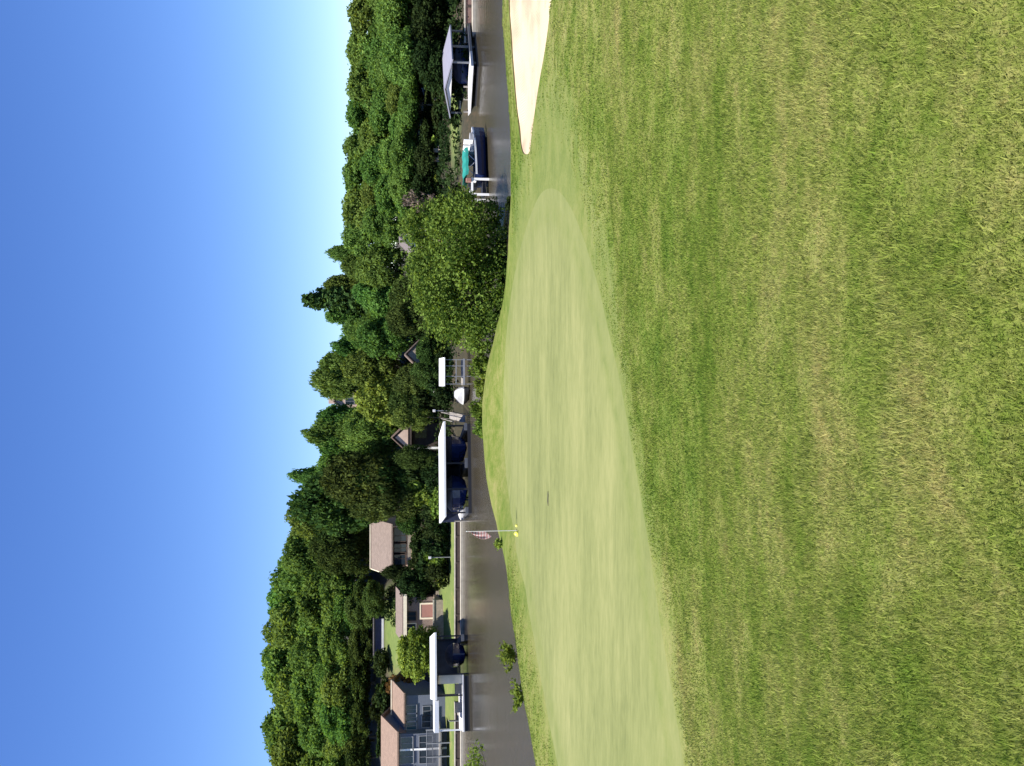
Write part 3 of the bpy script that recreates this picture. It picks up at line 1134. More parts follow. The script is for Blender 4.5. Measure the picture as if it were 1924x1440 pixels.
# --- upper house, only its roof strip shows
Y = 126.0
x0, x1 = xat(392, Y), xat(452, Y)
cx = (x0 + x1) / 2
gz = fz(cx, Y)
h = empty('upper_house', (cx, Y, gz), 'house high on the hill showing a strip of pinkish roof above the tan one', 'house')
ez, rz_ = zat(668, Y) - gz, zat(645, Y + 3.5) - gz
gable_walls(x1 - x0, 7, ez, rz_ - ez, 'x', y0=3.5).build('wall', M['darkwood'], h)
gable_roof(h, x1 - x0, 7, ez, rz_ - ez, M['roofpink'], 0.4, 'x', y0=3.5)
window(h, 0, ez - 1.7, 1.2, 1.1, 0)
window(h, -1.6, ez - 1.7, 0.9, 1.1, 0)

# --- house behind the middle dock: small tan gable, white corner post
Y = 99.0
x0, x1 = xat(592, Y), xat(644, Y)
cx = (x0 + x1) / 2
gz = fz(cx, Y)
h = empty('shaded_house', (cx, Y, gz), 'shaded brown house with a small tan gable and white corner post behind the middle dock', 'house')
ez, rz_ = zat(765, Y) - gz, zat(737, Y) - gz
gable_walls(x1 - x0, 7, ez, rz_ - ez, 'y', y0=3.5).build('wall', M['darkwood'], h)
gable_roof(h, x1 - x0, 7, ez, rz_ - ez, M['roofpink'], 0.25, 'y', y0=3.5)
w_ = (x1 - x0)
MB().prism([(-w_ / 2 + 0.25, ez - 0.1), (w_ / 2 - 0.25, ez - 0.1), (0, rz_ - 0.35)], 'y', -0.06, -0.003).build('gable_panel', M['tanwall'], h)
MB().box(-w_ / 2 + 0.3, -w_ / 2 + 0.55, -1.0, -0.75, -1, ez - 0.5).build('porch_post', M['white'], h)
MB().box(-w_ / 2 - 0.1, w_ / 2 + 0.1, -1.1, -0.005, ez - 0.49, ez - 0.3).build('porch_beam', M['darkwood'], h)
window(h, 0.5, ez - 2.2, 1.2, 1.3, 0, 'glass', 'darkwood')

# --- red brick house half hidden left of the big bush
Y = 96.0
x0, x1 = xat(748, Y), xat(800, Y)
cx = (x0 + x1) / 2
gz = fz(cx, Y)
h = empty('red_gabled_house', (cx, Y, gz), 'red brick house with a sunlit tan roof edge half hidden left of the big bush', 'house')
ez, rz_ = zat(788, Y) - gz, zat(762, Y) - gz
gable_walls(x1 - x0, 7, ez, rz_ - ez, 'y', y0=3.5).build('wall', M['redbrick'], h)
gable_roof(h, x1 - x0, 7, ez, rz_ - ez, M['rooftan'], 0.3, 'y', y0=3.5)
window(h, 0.3, ez - 1.7, 1.0, 1.2, 0, 'glass', 'darkwood')
MB().prism([(-(x1 - x0) / 2 + 0.3, ez), ((x1 - x0) / 2 - 0.3, ez), (0, rz_ - 0.25)], 'y', -0.06, -0.003).build('gable_panel', M['stone'], h)

# --- tan building peeking between crowns on the ridge
Y = 121.0
x0, x1 = xat(674, Y), xat(698, Y)
cx = (x0 + x1) / 2
gz = fz(cx, Y)
h = empty('hilltop_house', (cx, Y, gz), 'narrow tan house end peeking out between two tree crowns on the skyline', 'house')
ez, rz_ = zat(640, Y) - gz, zat(616, Y) - gz
gable_walls(x1 - x0, 6, ez, 0.9, 'y', y0=3).build('wall', M['tanwall'], h)
gable_roof(h, x1 - x0, 6, ez, 0.9, M['rooftan'], 0.25, 'y', y0=3)
MB().box(-0.35, 0.35, 1.0, 1.7, ez, rz_).build('chimney', M['tanwall'], h)
window(h, 0, ez - 1.8, 0.8, 1.1, 0)

# --- pale cottage gable above the big bush
Y = 92.0
x0, x1 = xat(975, Y), xat(1012, Y)
cx = (x0 + x1) / 2
gz = fz(cx, Y)
h = empty('pale_cottage', (cx, Y, gz), 'pale cottage gable glimpsed just above the top of the big bush', 'house')
ez, rz_ = zat(772, Y) - gz, zat(752, Y) - gz
gable_walls(x1 - x0, 5, ez, rz_ - ez, 'y', y0=2.5).build('wall', M['cream'], h)
gable_roof(h, x1 - x0, 5, ez, rz_ - ez, M['roofgrey'], 0.2, 'y', y0=2.5)
window(h, 0, ez - 1.1, 0.7, 0.9, 0)

# --- dark low shed with pale sill, upper left lawn
Y = 114.0
x0, x1 = xat(212, Y), xat(280, Y)
cx = (x0 + x1) / 2
gz = fz(cx, Y)
h = empty('low_shed', (cx, Y, gz), 'long dark violet shed with pale base strip above the yellow green lawn', 'shed')
ez = zat(703, Y) - gz
MB().box(-(x1 - x0) / 2, (x1 - x0) / 2, 0, 3.5, -2, ez).build('wall', M['shedblue'], h)
MB().box(-(x1 - x0) / 2 - 0.2, (x1 - x0) / 2 + 0.2, -0.3, 3.8, ez + 0.002, ez + 0.15).build('roof', M['roofgrey'], h)
MB().box(-(x1 - x0) / 2, (x1 - x0) / 2, -0.07, -0.003, zat(721, Y) - gz, zat(717, Y) - gz).build('base_strip', M['paledeck'], h)


# ------------------------------------------------------------------ boats
def hull_rings(Lh, Wd, Hh, n=9):
    rings = []
    for i in range(n):
        t = i / (n - 1)
        yy = -Lh / 2 + Lh * t
        taper = 1 - max(0, (t - 0.45) / 0.55) ** 2.1 * 0.93
        w_ = Wd / 2 * taper
        sheer = Hh * (1 + 0.22 * t * t)
        keel = -0.25 + 0.32 * max(0, (t - 0.6) / 0.4) ** 2
        rings.append([(-w_, yy, sheer), (-w_ * 0.96, yy, sheer * 0.45), (-w_ * 0.72, yy, 0.0), (0, yy, keel), (w_ * 0.72, yy, 0.0), (w_ * 0.96, yy, sheer * 0.45), (w_, yy, sheer)])
    return rings


def boat(loc, rz, label, Lh=5.0, Wd=2.0, Hh=0.75, hull='navygel', cover=None, group=None, seats=False, bimini=False, motor=True, stripe=True):
    e = empty('motorboat', loc, label, 'boat', rz, group)
    rings = hull_rings(Lh, Wd, Hh)
    MB().loft(rings, closed=True, caps=True).build('hull', M[hull], e, smooth=False)
    if stripe and (not cover or cover == 'vinyl'):
        s = MB()
        for sd_ in (0, 6):
            rr = []
            for r in rings:
                p = Vector(r[sd_])
                sg = -1 if sd_ == 0 else 1
                rr.append([(p.x - sg * 0.02, p.y, p.z - 0.09), (p.x + sg * 0.035, p.y, p.z - 0.09), (p.x + sg * 0.035, p.y, p.z + 0.03), (p.x - sg * 0.02, p.y, p.z + 0.03)])
            s.loft(rr)
        s.build('rub_rail', M['whitegel'], e)
    if cover:
        cr = []
        for i, r in enumerate(rings):
            t = i / (len(rings) - 1)
            hmp = 0.78 * math.sin(math.pi * min(1, (t * 0.9 + 0.12))) ** 0.8
            xl, xr, zz = r[0][0] * 1.02, r[6][0] * 1.02, r[0][2] + 0.035
            cr.append([(xl, r[0][1], zz), (xl * 0.75, r[0][1], zz + hmp * 0.62), (xl * 0.3, r[0][1], zz + hmp), (xr * 0.3, r[0][1], zz + hmp), (xr * 0.75, r[0][1], zz + hmp * 0.62), (xr, r[0][1], zz)])
        MB().loft(cr).build('cover', M[cover], e, smooth=False)
    else:
        MB().box(-Wd * 0.4, Wd * 0.4, -Lh * 0.12, -Lh * 0.08, Hh * 1.03 + 0.053, Hh * 1.03 + 0.42).build('windshield', M['tealglass'], e)
        MB().box(-Wd * 0.44, Wd * 0.44, -Lh * 0.46, Lh * 0.30, Hh * 1.03 + 0.012, Hh * 1.03 + 0.05).build('cockpit_floor', M['slate'], e)
    if seats:
        for (sx, sy) in ((-0.45, 0.02), (0.45, 0.02), (-0.45, 0.24), (0.45, 0.24)):
            s_o = MB().box(-0.3, 0.3, -0.28, 0.28, 0, 0.3).build('seat', M['vinyl'], e, loc=(sx * Wd / 2 * (1 - 0.5 * max(0, sy)), sy * Lh, Hh * 1.03 + 0.053), bevel=0.04)
            MB().box(-0.3, 0.3, -0.36, -0.285, 0.05, 0.72).build('backrest', M['whitegel'], s_o, bevel=0.03)
    if motor:
        m_o = MB().loft([[(-0.2, -0.5, 0), (0.2, -0.5, 0), (0.2, 0.05, 0), (-0.2, 0.05, 0)], [(-0.24, -0.55, 0.35), (0.24, -0.55, 0.35), (0.24, 0.08, 0.35), (-0.24, 0.08, 0.35)], [(-0.16, -0.42, 0.6), (0.16, -0.42, 0.6), (0.16, 0, 0.6), (-0.16, 0, 0.6)]]).build('outboard_motor', M['float'], e, loc=(0, -Lh / 2 - 0.12, Hh * 0.85))
        MB().box(-0.06, 0.06, -0.3, -0.1, -1.0, -0.003).build('motor_leg', M['steel'], m_o)
    if bimini:
        fr = MB()
        for sx in (-1, 1):
            fr.tube([(sx * Wd * 0.45, -Lh * 0.26, Hh), (sx * Wd * 0.45, -Lh * 0.44, Hh + 0.75)], [0.02, 0.02], 6)
            fr.tube([(sx * Wd * 0.45, -Lh * 0.26, Hh), (sx * Wd * 0.45, -0.08 * Lh, Hh + 0.75)], [0.02, 0.02], 6)
        fr.build('bimini_frame', M['alu'], e)
        rr = []
        for i in range(7):
            yy = -Lh * 0.52 + i * Lh * 0.5 / 6
            sag = 0.05 * math.sin(math.pi * i / 6 * 3) ** 2
            zz = Hh + 0.72 - sag
            hw = Wd * 0.52
            rr.append([(-hw, yy, zz - 0.16), (-hw * 0.9, yy, zz + 0.02), (-hw * 0.4, yy, zz + 0.17), (hw * 0.4, yy, zz + 0.17), (hw * 0.9, yy, zz + 0.02), (hw, yy, zz - 0.16),
                       (hw * 0.88, yy, zz - 0.02), (hw * 0.4, yy, zz + 0.13), (-hw * 0.4, yy, zz + 0.13), (-hw * 0.88, yy, zz - 0.02)])
        MB().loft(rr).build('bimini_top', M['teal'], e)
    return e


# ------------------------------------------------------------------ docks
def inner(e, lx, ly, z):
    c, s_ = math.cos(e.rotation_euler.z), math.sin(e.rotation_euler.z)
    return (e.location.x + c * lx - s_ * ly, e.location.y + s_ * lx + c * ly, z)


def flat_dock(name, label, x0, x1, yf, yb, z_front, z_back, rz=0, posts_x=(), roof='roofmetal', th=0.17, over=0.25):
    cx = (x0 + x1) / 2
    e = empty(name, (cx, yf, 0), label, 'boat dock', rz)
    w_ = (x1 - x0) / 2
    d_ = yb - yf
    MB().prism([(-over, z_front), (d_ + over, z_back), (d_ + over, z_back + th), (-over, z_front + th)], 'x', -w_ - over, w_ + over).build('roof', M[roof], e)
    MB().box(-w_ - over, w_ + over, -over - 0.06, -over - 0.003, z_front - 0.02, z_front + th).build('fascia', M['white'], e)
    pm = None
    for pxx in posts_x:
        for yy in (0.1, d_ - 0.2):
            zt_ = z_front + (z_back - z_front) * yy / d_ - 0.003
            if pm is None:
                pm = MB().box(-0.07, 0.07, -0.07, 0.07, 0, 1).build('post', M['float'], e)
                o_ = pm
            else:
                o_ = pm.copy()
                col.objects.link(o_)
            o_.location = (pxx - cx, yy, -0.6)
            o_.scale = (1, 1, zt_ + 0.6)
    return e, cx, w_, d_


# left dock
Yf = 82.0
x0, x1 = xat(132, Yf), xat(243, Yf)
e, cx, w_, d_ = flat_dock('boat_dock', 'white flat roofed boat dock at the left, in front of the house with pinkish roofs', x0, x1, Yf, Yf + 7.5, zat(820, Yf), zat(811, Yf + 7.5), R(19), posts_x=(x0 + 0.1, xat(172, Yf), x1 - 0.1))
xl = xat(70, Yf)
MB().box(xl - cx, x0 - cx - 0.3, 0.4, 5, zat(824, Yf), zat(824, Yf) + 0.42).build('side_roof', M['roofmetal'], e)
MB().box(xl - cx + 0.1, xl - cx + 0.24, 0.5, 0.64, -0.6, zat(824, Yf) - 0.003).build('side_post', M['white'], e)
MB().box(xat(155, Yf) - cx, xat(172, Yf) - cx - 0.08, 0.25, 3.5, 0.62, zat(824, Yf)).build('store_wall', M['cream'], e)
MB().box(xl - cx, xat(172, Yf) - cx - 0.1, -0.2, 7, 0.47, 0.61).build('walkway', M['paledeck'], e)
MB().box(xl - cx + 0.05, xat(172, Yf) - cx - 0.15, -0.15, 6.9, -0.35, 0.467).build('float', M['float'], e)
MB().box(x1 - cx - 0.6, x1 - cx, -0.2, 7, 0.36, 0.61).build('finger_walk', M['steel'], e)
MB().box(x1 - cx - 0.55, x1 - cx - 0.05, -0.1, 6.9, -0.35, 0.357).build('finger_float', M['float'], e)
MB().box(xat(172, Yf) - cx, x1 - cx, 7.0, 7.4, 0.36, 0.61).build('back_walk', M['deckwood'], e)
MB().box(xat(172, Yf) - cx, w_, 7.42, 7.5, 0.62, zat(811, Yf + 7.5) - 0.02).build('back_curtain', M['slate'], e)
boat(inner(e, xat(208, Yf) - cx, 3.6, 0.25), math.pi + R(19), 'navy covered motorboat in the left dock beside the cream storage wall', 5.4, 2.3, 0.95, 'navygel', 'navy')
for (xx, lab) in ((xat(145, Yf), 'grey locker on the left dock walkway beside the cream wall'), (xat(112, Yf), 'small grey locker under the lower roof of the left dock')):
    lk = empty('dock_locker', inner(e, xx - cx, 1.6, 0.612), lab, 'locker', R(19))
    MB().box(-0.45, 0.45, -0.3, 0.3, 0, 0.55).build('bin', M['greywood'], lk)
    MB().box(-0.48, 0.48, -0.33, 0.33, 0.553, 0.62).build('lid', M['steel'], lk)
gw = empty('gangway', inner(e, xat(95, Yf) - cx, 8.5, 0.6), 'short grey gangway joining the left dock to the lawn', 'gangway', R(19))
MB().box(-0.6, 0.6, -1.5, 1.6, -0.1, 0.02).build('ramp', M['deckwood'], gw)
MB().box(-0.6, -0.55, -1.5, 1.6, 0.023, 0.95).build('side_rail', M['rail'], gw)

# middle dock
Yf = 78.5
x0, x1 = xat(474, Yf), xat(643, Yf)
e, cx, w_, d_ = flat_dock('boat_dock', 'long white roofed boat dock with two dark slips in the middle of the shore', x0, x1, Yf, Yf + 8, zat(837, Yf), zat(828, Yf + 8), R(13),
                          posts_x=(x0 + 0.1, xat(520, Yf), xat(569, Yf), x1 - 0.1))
MB().box(-w_, w_, 7.4, 8, 0.3, 0.55).build('back_walk', M['deckwood'], e)
MB().box(-w_ - 0.2, w_ + 0.2, 7.7, 7.8, 0.56, zat(828, Yf + 8) - 0.02).build('back_curtain', M['navy'], e)
for (ua, ub) in ((474, 486), (560, 578), (632, 645)):
    MB().box(xat(ua, Yf) - cx, xat(ub, Yf) - cx, -0.15, 7.39, 0.3, 0.55).build('finger_walk', M['steel'], e)
    MB().box(xat(ua, Yf) - cx + 0.04, xat(ub, Yf) - cx - 0.04, -0.1, 7.35, -0.4, 0.297).build('float', M['float'], e)
MB().box(-w_, w_, -0.28, -0.16, -0.3, 0.28).build('front_beam', M['float'], e)
boat(inner(e, xat(521, Yf) - cx, 3.4, 0.42), math.pi + R(13), 'slate blue covered motorboat in the left slip of the middle dock', 6.0, 3.3, 1.05, 'navygel', 'slate')
boat(inner(e, xat(605, Yf) - cx, 3.4, 0.42), math.pi + R(13), 'navy covered motorboat in the right slip of the middle dock', 6.0, 2.7, 1.05, 'navygel', 'navy')
# landing to its left
Yl = 81.0
x0, x1 = xat(458, Yl), xat(506, Yl)
ld = empty('landing_stage', ((x0 + x1) / 2, Yl, 0), 'pale landing stage with ramp at the left end of the middle dock', 'landing stage')
cx = (x0 + x1) / 2
MB().box(x0 - cx, x1 - cx, 0, 1.6, 0.55, 0.75).build('platform', M['paledeck'], ld)
MB().box(x0 - cx, x0 - cx + 1.0, 1.61, 10.2, 0.62, 0.78).build('ramp', M['paledeck'], ld)
for xx in (x0 - cx + 0.1, x1 - cx - 0.3, 0):
    MB().tube([(xx, -0.1, -0.6), (xx, -0.1, 1.35)], [0.09, 0.08], 8).build('pile', M['greywood'], ld)
lk = empty('dock_locker', (xat(488, Yl), Yl + 0.8, 0.752), 'pale locker standing on the landing stage of the middle dock', 'locker')
MB().box(-0.35, 0.35, -0.3, 0.3, 0, 0.65).build('bin', M['vinyl'], lk)
MB().box(-0.38, 0.38, -0.33, 0.33, 0.653, 0.72).build('lid', M['paledeck'], lk)

# small canopy dock
Yf = 79.0
x0, x1 = xat(716, Yf), xat(766, Yf)
cx = (x0 + x1) / 2
e = empty('canopy_dock', (cx, Yf, 0), 'small dock with a slim white canopy on thin pale posts left of the big bush', 'boat dock')
w_ = (x1 - x0) / 2
zc = zat(836, Yf)
MB().prism([(-0.2, zc), (3.4, zc + 0.35), (3.4, zc + 0.42), (-0.2, zc + 0.11)], 'x', -w_ - 0.1, w_ + 0.1).build('roof', M['roofmetal'], e)
for xx in (-w_ + 0.1, -w_ / 3, w_ * 0.45, w_ - 0.1):
    MB().box(xx - 0.03, xx + 0.03, 0, 0.06, -0.6, zc + 0.01).build('post', M['rail'], e)
MB().box(-w_, w_, 0.1, 3.2, 0.55, 0.68).build('deck_floor', M['deckwood'], e)
MB().box(-w_, w_, -0.05, -0.003, 0.52, 0.70).build('edge_board', M['rail'], e)
MB().box(-w_ + 0.15, w_ - 0.15, 0.02, 0.07, 1.28, 1.36).build('rail', M['rail'], e)
boat((xat(700, Yf), Yf + 1.8, 0.15), R(200), 'small dark hulled boat with a white cover beside the slim canopy dock', 2.9, 1.15, 0.42, 'float', 'vinyl', stripe=True)
# brown ramp down the bank between
Yr = 84.0
rp_ = empty('timber_ramp', (xat(655, Yr), Yr, 0), 'brown timber ramp with grey rails right of the middle dock', 'ramp')
MB().prism([(-3, 0.35), (5.5, 1.3), (5.5, 1.45), (-3, 0.5)], 'x', -0.35, 0.35).build('boards', M['greywood'], rp_)
for sx in (-0.34, 0.3):
    MB().prism([(-3, 1.35), (5.5, 2.25), (5.5, 2.32), (-3, 1.42)], 'x', sx, sx + 0.05).build('hand_rail', M['deckwood'], rp_)
    for yy in (-2.8, 1, 5):
        z_ = 0.4 + (yy + 3) * 0.11
        MB().box(sx, sx + 0.05, yy - 0.03, yy + 0.03, z_ - 0.8, z_ + 0.95).build('rail_post', M['deckwood'], rp_)
# white bench and posts on the bank
for (u, v0, v1, lab) in ((668, 836, 815, 'grey lamp post on the shaded bank right of the middle dock'), (704, 836, 816, 'grey lamp post on the shaded bank beside the small canopy dock'),
                         (392, 829, 807, 'thin grey lamp post on the shaded shore below the tan hill house')):
    Yp = 93.5
    lp = empty('lamp_post', (xat(u, Yp), Yp, fz(xat(u, Yp), Yp)), lab, 'lamp post')
    zt_ = zat(v1, Yp) - lp.location.z
    MB().tube([(0, 0, -0.3), (0, 0, zt_ - 0.2)], [0.06, 0.05], 8).build('pole', M['rail'], lp)
    MB().box(-0.14, 0.14, -0.14, 0.14, zt_ - 0.198, zt_ + 0.1).build('lantern', M['paledeck'], lp, bevel=0.03)

# gabled dock at the right
ctr = pt(1322, 850, 71.5)
gd = empty('gabled_dock', (ctr.x + 0.35, 74.6, 0), 'dock house with a pale lavender metal gable roof at the right end of the lake', 'boat dock', R(40))
ez, rise, wG, dG = zat(850, 71.5), 0.55, 5.2, 4.9
# local: ridge along x; gable end at -x, roof pitch facing -y
hs = dG / 2
MB().prism([(-hs - 0.3, ez - 0.03), (0, ez + rise), (0, ez + rise + 0.1), (-hs - 0.3, ez + 0.07)], 'x', -wG / 2 - 0.2, wG / 2 + 0.2).build('roof', M['lavmetal'], gd)
MB().prism([(hs + 0.3, ez - 0.03), (0.002, ez + rise), (0.002, ez + rise + 0.1), (hs + 0.3, ez + 0.07)], 'x', -wG / 2 - 0.2, wG / 2 + 0.2).build('rear_roof', M['lavmetal'], gd)
MB().prism([(-hs + 0.25, ez + 0.02), (hs - 0.25, ez + 0.02), (0, ez + rise - 0.09)], 'x', -wG / 2 - 0.02, -wG / 2 + 0.03).build('gable_panel', M['paledeck'], gd)
for sx in (-wG / 2 + 0.1, 0, wG / 2 - 0.1):
    for sy in (-hs + 0.1, hs - 0.1):
        MB().box(sx - 0.07, sx + 0.07, sy - 0.07, sy + 0.07, -0.6, ez + 0.08).build('post', M['steel'], gd)
MB().box(-wG / 2 - 1.6, -wG / 2 + 0.7, -hs - 0.6, hs, 0.42, 0.62).build('front_walk', M['paledeck'], gd)
MB().box(-wG / 2 + 0.71, wG / 2, hs - 0.9, hs, 0.42, 0.62).build('back_walk', M['deckwood'], gd)
MB().box(-wG / 2 + 0.71, wG / 2, -hs - 0.6, -hs + 0.2, 0.42, 0.62).build('side_walk', M['steel'], gd)
MB().box(-wG / 2 - 1.5, wG / 2 - 0.1, -hs - 0.5, hs - 0.1, -0.4, 0.1).build('float', M['float'], gd)
c_ = Vector((0.5, -0.1, 0.25))
bp = Matrix.Rotation(R(40), 3, 'Z') @ c_
boat((gd.location.x + bp.x, gd.location.y + bp.y, 0.3), R(40 + 90), 'dark covered motorboat under the lavender gable roof', 4.6, 2.2, 0.75, 'navygel', 'navy')
lk = empty('dock_locker', (xat(1252, 74), 75.2, 0.622), 'grey green box on the walkway left of the gabled dock', 'locker')
MB().box(-0.35, 0.35, -0.25, 0.25, 0, 0.6).build('bin', M['cream'], lk)
MB().box(-0.38, 0.38, -0.28, 0.28, 0.603, 0.66).build('lid', M['greywood'], lk)
# pier walkway left of it
x0, x1 = xat(1226, 73.5), xat(1280, 73.5)
pr = empty('pier', ((x0 + x1) / 2, 73.6, 0), 'pale narrow pier left of the gabled dock', 'pier')
MB().box(-(x1 - x0) / 2, (x1 - x0) / 2, -0.4, 1.0, 0.4, 0.58).build('boards', M['paledeck'], pr)
for sx in (-(x1 - x0) / 2 + 0.15, 0, (x1 - x0) / 2 - 0.15):
    MB().tube([(sx, -0.5, -0.6), (sx, -0.5, 1.0)], [0.08, 0.08], 8).build('pile', M['greywood'], pr)

# open blue boat with teal canopy, and the white lift beside it
boat((xat(1152, 62) + 0.15, 62.4, 0.15), R(-72), 'open navy boat with white seats and a teal canopy beside the white boat lift', 4.4, 1.9, 0.72, 'navygel', None, seats=True, bimini=True)
Yb = 60.5
x0, x1 = xat(1077, Yb), xat(1106, Yb)
cx = (x0 + x1) / 2
bl = empty('boat_lift', (cx, Yb, 0), 'white boat lift frame with two posts and a crossbar standing in the water', 'boat lift')
zt_ = zat(889, Yb)
hw = (x1 - x0) / 2
for sx in (-hw, hw):
    for yy in (0, 1.9):
        MB().box(sx - 0.07, sx + 0.07, yy - 0.07, yy + 0.07, -1.2, zt_).build('post', M['white'], bl)
MB().box(-hw - 0.07, hw + 0.07, -0.07, 0.07, zt_ + 0.002, zt_ + 0.13).build('crossbar', M['white'], bl)
MB().box(-hw - 0.07, hw + 0.07, 1.83, 1.97, zt_ + 0.002, zt_ + 0.13).build('rear_crossbar', M['white'], bl)
MB().box(hw - 0.06, hw + 0.06, 0.071, 1.829, zt_ - 0.25, zt_ - 0.1).build('beam', M['white'], bl)
MB().box(-hw + 0.071, hw - 0.071, 0.2, 1.7, 0.18, 0.42).build('cradle', M['float'], bl)
MB().box(-0.14, 0.14, -0.14, 0.14, zt_ + 0.133, zt_ + 0.5).build('winch', M['salmon'], bl, loc=(hw - 0.1, 0, 0), bevel=0.03)

# garden chairs on the right bank
for (u, v, lab) in ((1258, 829, 'pale garden chair on the dark bank above the pier'), (1142, 824, 'pale garden chair under the trees above the teal canopy'), (1160, 816, 'upper pale garden chair under the trees, by the trunks')):
    q = pt(u, v, 84)
    ch = empty('garden_chair', (q.x, 84, fz(q.x, 84)), lab, 'chair', R(20))
    ch.scale = (0.75, 0.75, 0.75)
    MB().box(-0.3, 0.3, -0.3, 0.3, 0.42, 0.48).build('seat', M['stone'], ch)
    MB().box(-0.3, 0.3, 0.3, 0.36, 0.48, 1.1).build('backrest', M['stone'], ch)
    for sx in (-0.27, 0.27):
        for sy in (-0.27, 0.27):
            MB().box(sx - 0.03, sx + 0.03, sy - 0.03, sy + 0.03, 0, 0.417).build('leg', M['cream'], ch)

# ------------------------------------------------------------------ trees
def crown_mesh(name, seed, rx, rz, lobes, n, leaf, material, drop=0.35, fill=0.15, narrow=0.0, lobe_r=(0.18, 0.42)):
    """leaf sprays on many overlapping lobes; origin at crown centre bottom"""
    r = np.random.default_rng(seed)
    C, Rr = [np.array([0, 0, rz * 0.95])], [np.array([rx * 0.62, rx * 0.62, rz * 0.72])]
    sk = r.uniform(-0.15, 0.15, 2)
    for k in range(lobes):
        d = r.normal(size=3)
        d /= np.linalg.norm(d)
        if d[2] < -drop:
            d[2] = -d[2]
        s = r.uniform(*lobe_r)
        hz = (d[2] + 1) / 2
        wid = (1 - narrow * hz) * r.uniform(0.82, 1.12)
        C.append(np.array([d[0] * rx * (1 - s * 0.75) * wid + sk[0] * rx * d[2], d[1] * rx * (1 - s * 0.75) * wid + sk[1] * rx * d[2], rz + d[2] * rz * (1 - s * 0.6) * r.uniform(0.85, 1.05)]))
        Rr.append(np.array([rx * s * r.uniform(0.8, 1.3), rx * s * r.uniform(0.8, 1.3), max(rx, rz) * s * r.uniform(0.4, 0.75)]))
    C, Rr = np.array(C), np.array(Rr)
    wgt = (Rr[:, 0] * Rr[:, 2])
    wgt[0] *= 0.5
    wgt /= wgt.sum()
    li = r.choice(len(C), n, p=wgt)
    d = r.normal(size=(n, 3))
    d /= np.linalg.norm(d, axis=1)[:, None]
    flip = (d[:, 2] < -0.25) & (r.random(n) < 0.5)
    d[flip, 2] *= -1
    q = r.random(n)
    rad = np.where(q < fill, r.uniform(0.25, 0.75, n), np.where(q < 0.9, r.uniform(0.72, 1.12, n), r.uniform(1.0, 1.25, n)))
    p = C[li] + d * Rr[li] * rad[:, None] + r.normal(size=(n, 3)) * leaf * 0.5
    lobe_t = r.normal(0, 0.15, len(C))
    tint = np.clip(0.5 + lobe_t[li] + r.normal(0, 0.22, n), 0, 1)
    nrm = d * 0.45 + r.normal(size=(n, 3)) * 0.7 + np.array([0, 0, 0.3])
    nrm /= np.linalg.norm(nrm, axis=1)[:, None]
    ref = r.normal(size=(n, 3))
    a = np.cross(nrm, ref)
    a /= np.linalg.norm(a, axis=1)[:, None] + 1e-9
    b = np.cross(nrm, a)
    s = leaf * r.uniform(0.55, 1.35, n)
    A, B = a * s[:, None], b * (s * r.uniform(0.5, 0.8, n))[:, None]
    V = np.stack([p - A, p - B + A * 0.15, p + A, p + B + A * 0.15], 1).reshape(-1, 3)
    me = np_mesh(name, V, np.arange(len(V), dtype=np.int32), 4, material)
    at = me.attributes.new('tint', 'FLOAT', 'FACE')
    at.data.foreach_set('value', tint.astype(np.float32))
    return me


def trunk_mesh(name, seed, h, r0, limbs=5, reach=2.0):
    r = random.Random(seed)
    b = MB()
    path = [(0, 0, -1.2)]
    rad = [r0 * 1.35]
    for i in range(1, 7):
        t = i / 6
        path.append((r.uniform(-0.12, 0.12) * t * 2, r.uniform(-0.12, 0.12) * t * 2, h * t))
        rad.append(r0 * (1.0 - 0.78 * t))
    b.tube(path, rad, 8)
    for k in range(limbs):
        t = r.uniform(0.35, 0.85)
        i = int(t * 6)
        s = Vector(path[i])
        th = k * 2.4 + r.uniform(-0.4, 0.4)
        e1 = s + Vector((math.cos(th), math.sin(th), 0.55)) * reach * 0.5
        e2 = s + Vector((math.cos(th), math.sin(th), 0.95)) * reach
        b.tube([s, e1, e2], [rad[i] * 0.6, rad[i] * 0.38, 0.03], 6)
    me = bpy.data.meshes.new(name)
    me.from_pydata(b.v, [], b.f)
    me.materials.append(M['bark'])
    me.polygons.foreach_set('use_smooth', [True] * len(me.polygons))
    return me


# kinds: unit trees about 10 m tall (crown radius 3.6), scaled per tree
KINDS = {}
for i in range(6):
    KINDS['round%d' % i] = (crown_mesh('crown', 20 + i, 3.7, 4.3, 44, 12500, 0.205, M['leaf'], drop=0.6), trunk_mesh('trunk', i, 6.0, 0.24, 6, 2.2), 1.2, 9.9, 3.8)
for i in range(4):
    KINDS['tall%d' % i] = (crown_mesh('crown', 40 + i, 2.8, 4.7, 38, 10500, 0.19, M['leaf'], drop=0.6, narrow=0.35), trunk_mesh('trunk', 20 + i, 7.0, 0.22, 6, 1.7), 0.9, 10.4, 2.9)
for i in range(3):
    KINDS['oak%d' % i] = (crown_mesh('crown', 60 + i, 4.2, 4.2, 48, 14000, 0.205, M['leaf_dark'], drop=0.8), trunk_mesh('trunk', 30 + i, 5.5, 0.32, 7, 2.6), 1.2, 9.7, 4.3)
for i in range(2):
    KINDS['bright%d' % i] = (crown_mesh('crown', 70 + i, 3.3, 3.6, 38, 11000, 0.185, M['leaf_bright'], drop=0.8), trunk_mesh('trunk', 40 + i, 5.0, 0.2, 6, 2.0), 0.8, 8.2, 3.4)
for i in range(3):
    KINDS['canopy%d' % i] = (crown_mesh('crown', 170 + i, 4.3, 2.6, 46, 13000, 0.205, M['leaf'], drop=0.8), trunk_mesh('trunk', 130 + i, 6.0, 0.26, 7, 2.4), 4.0, 9.2, 4.4)
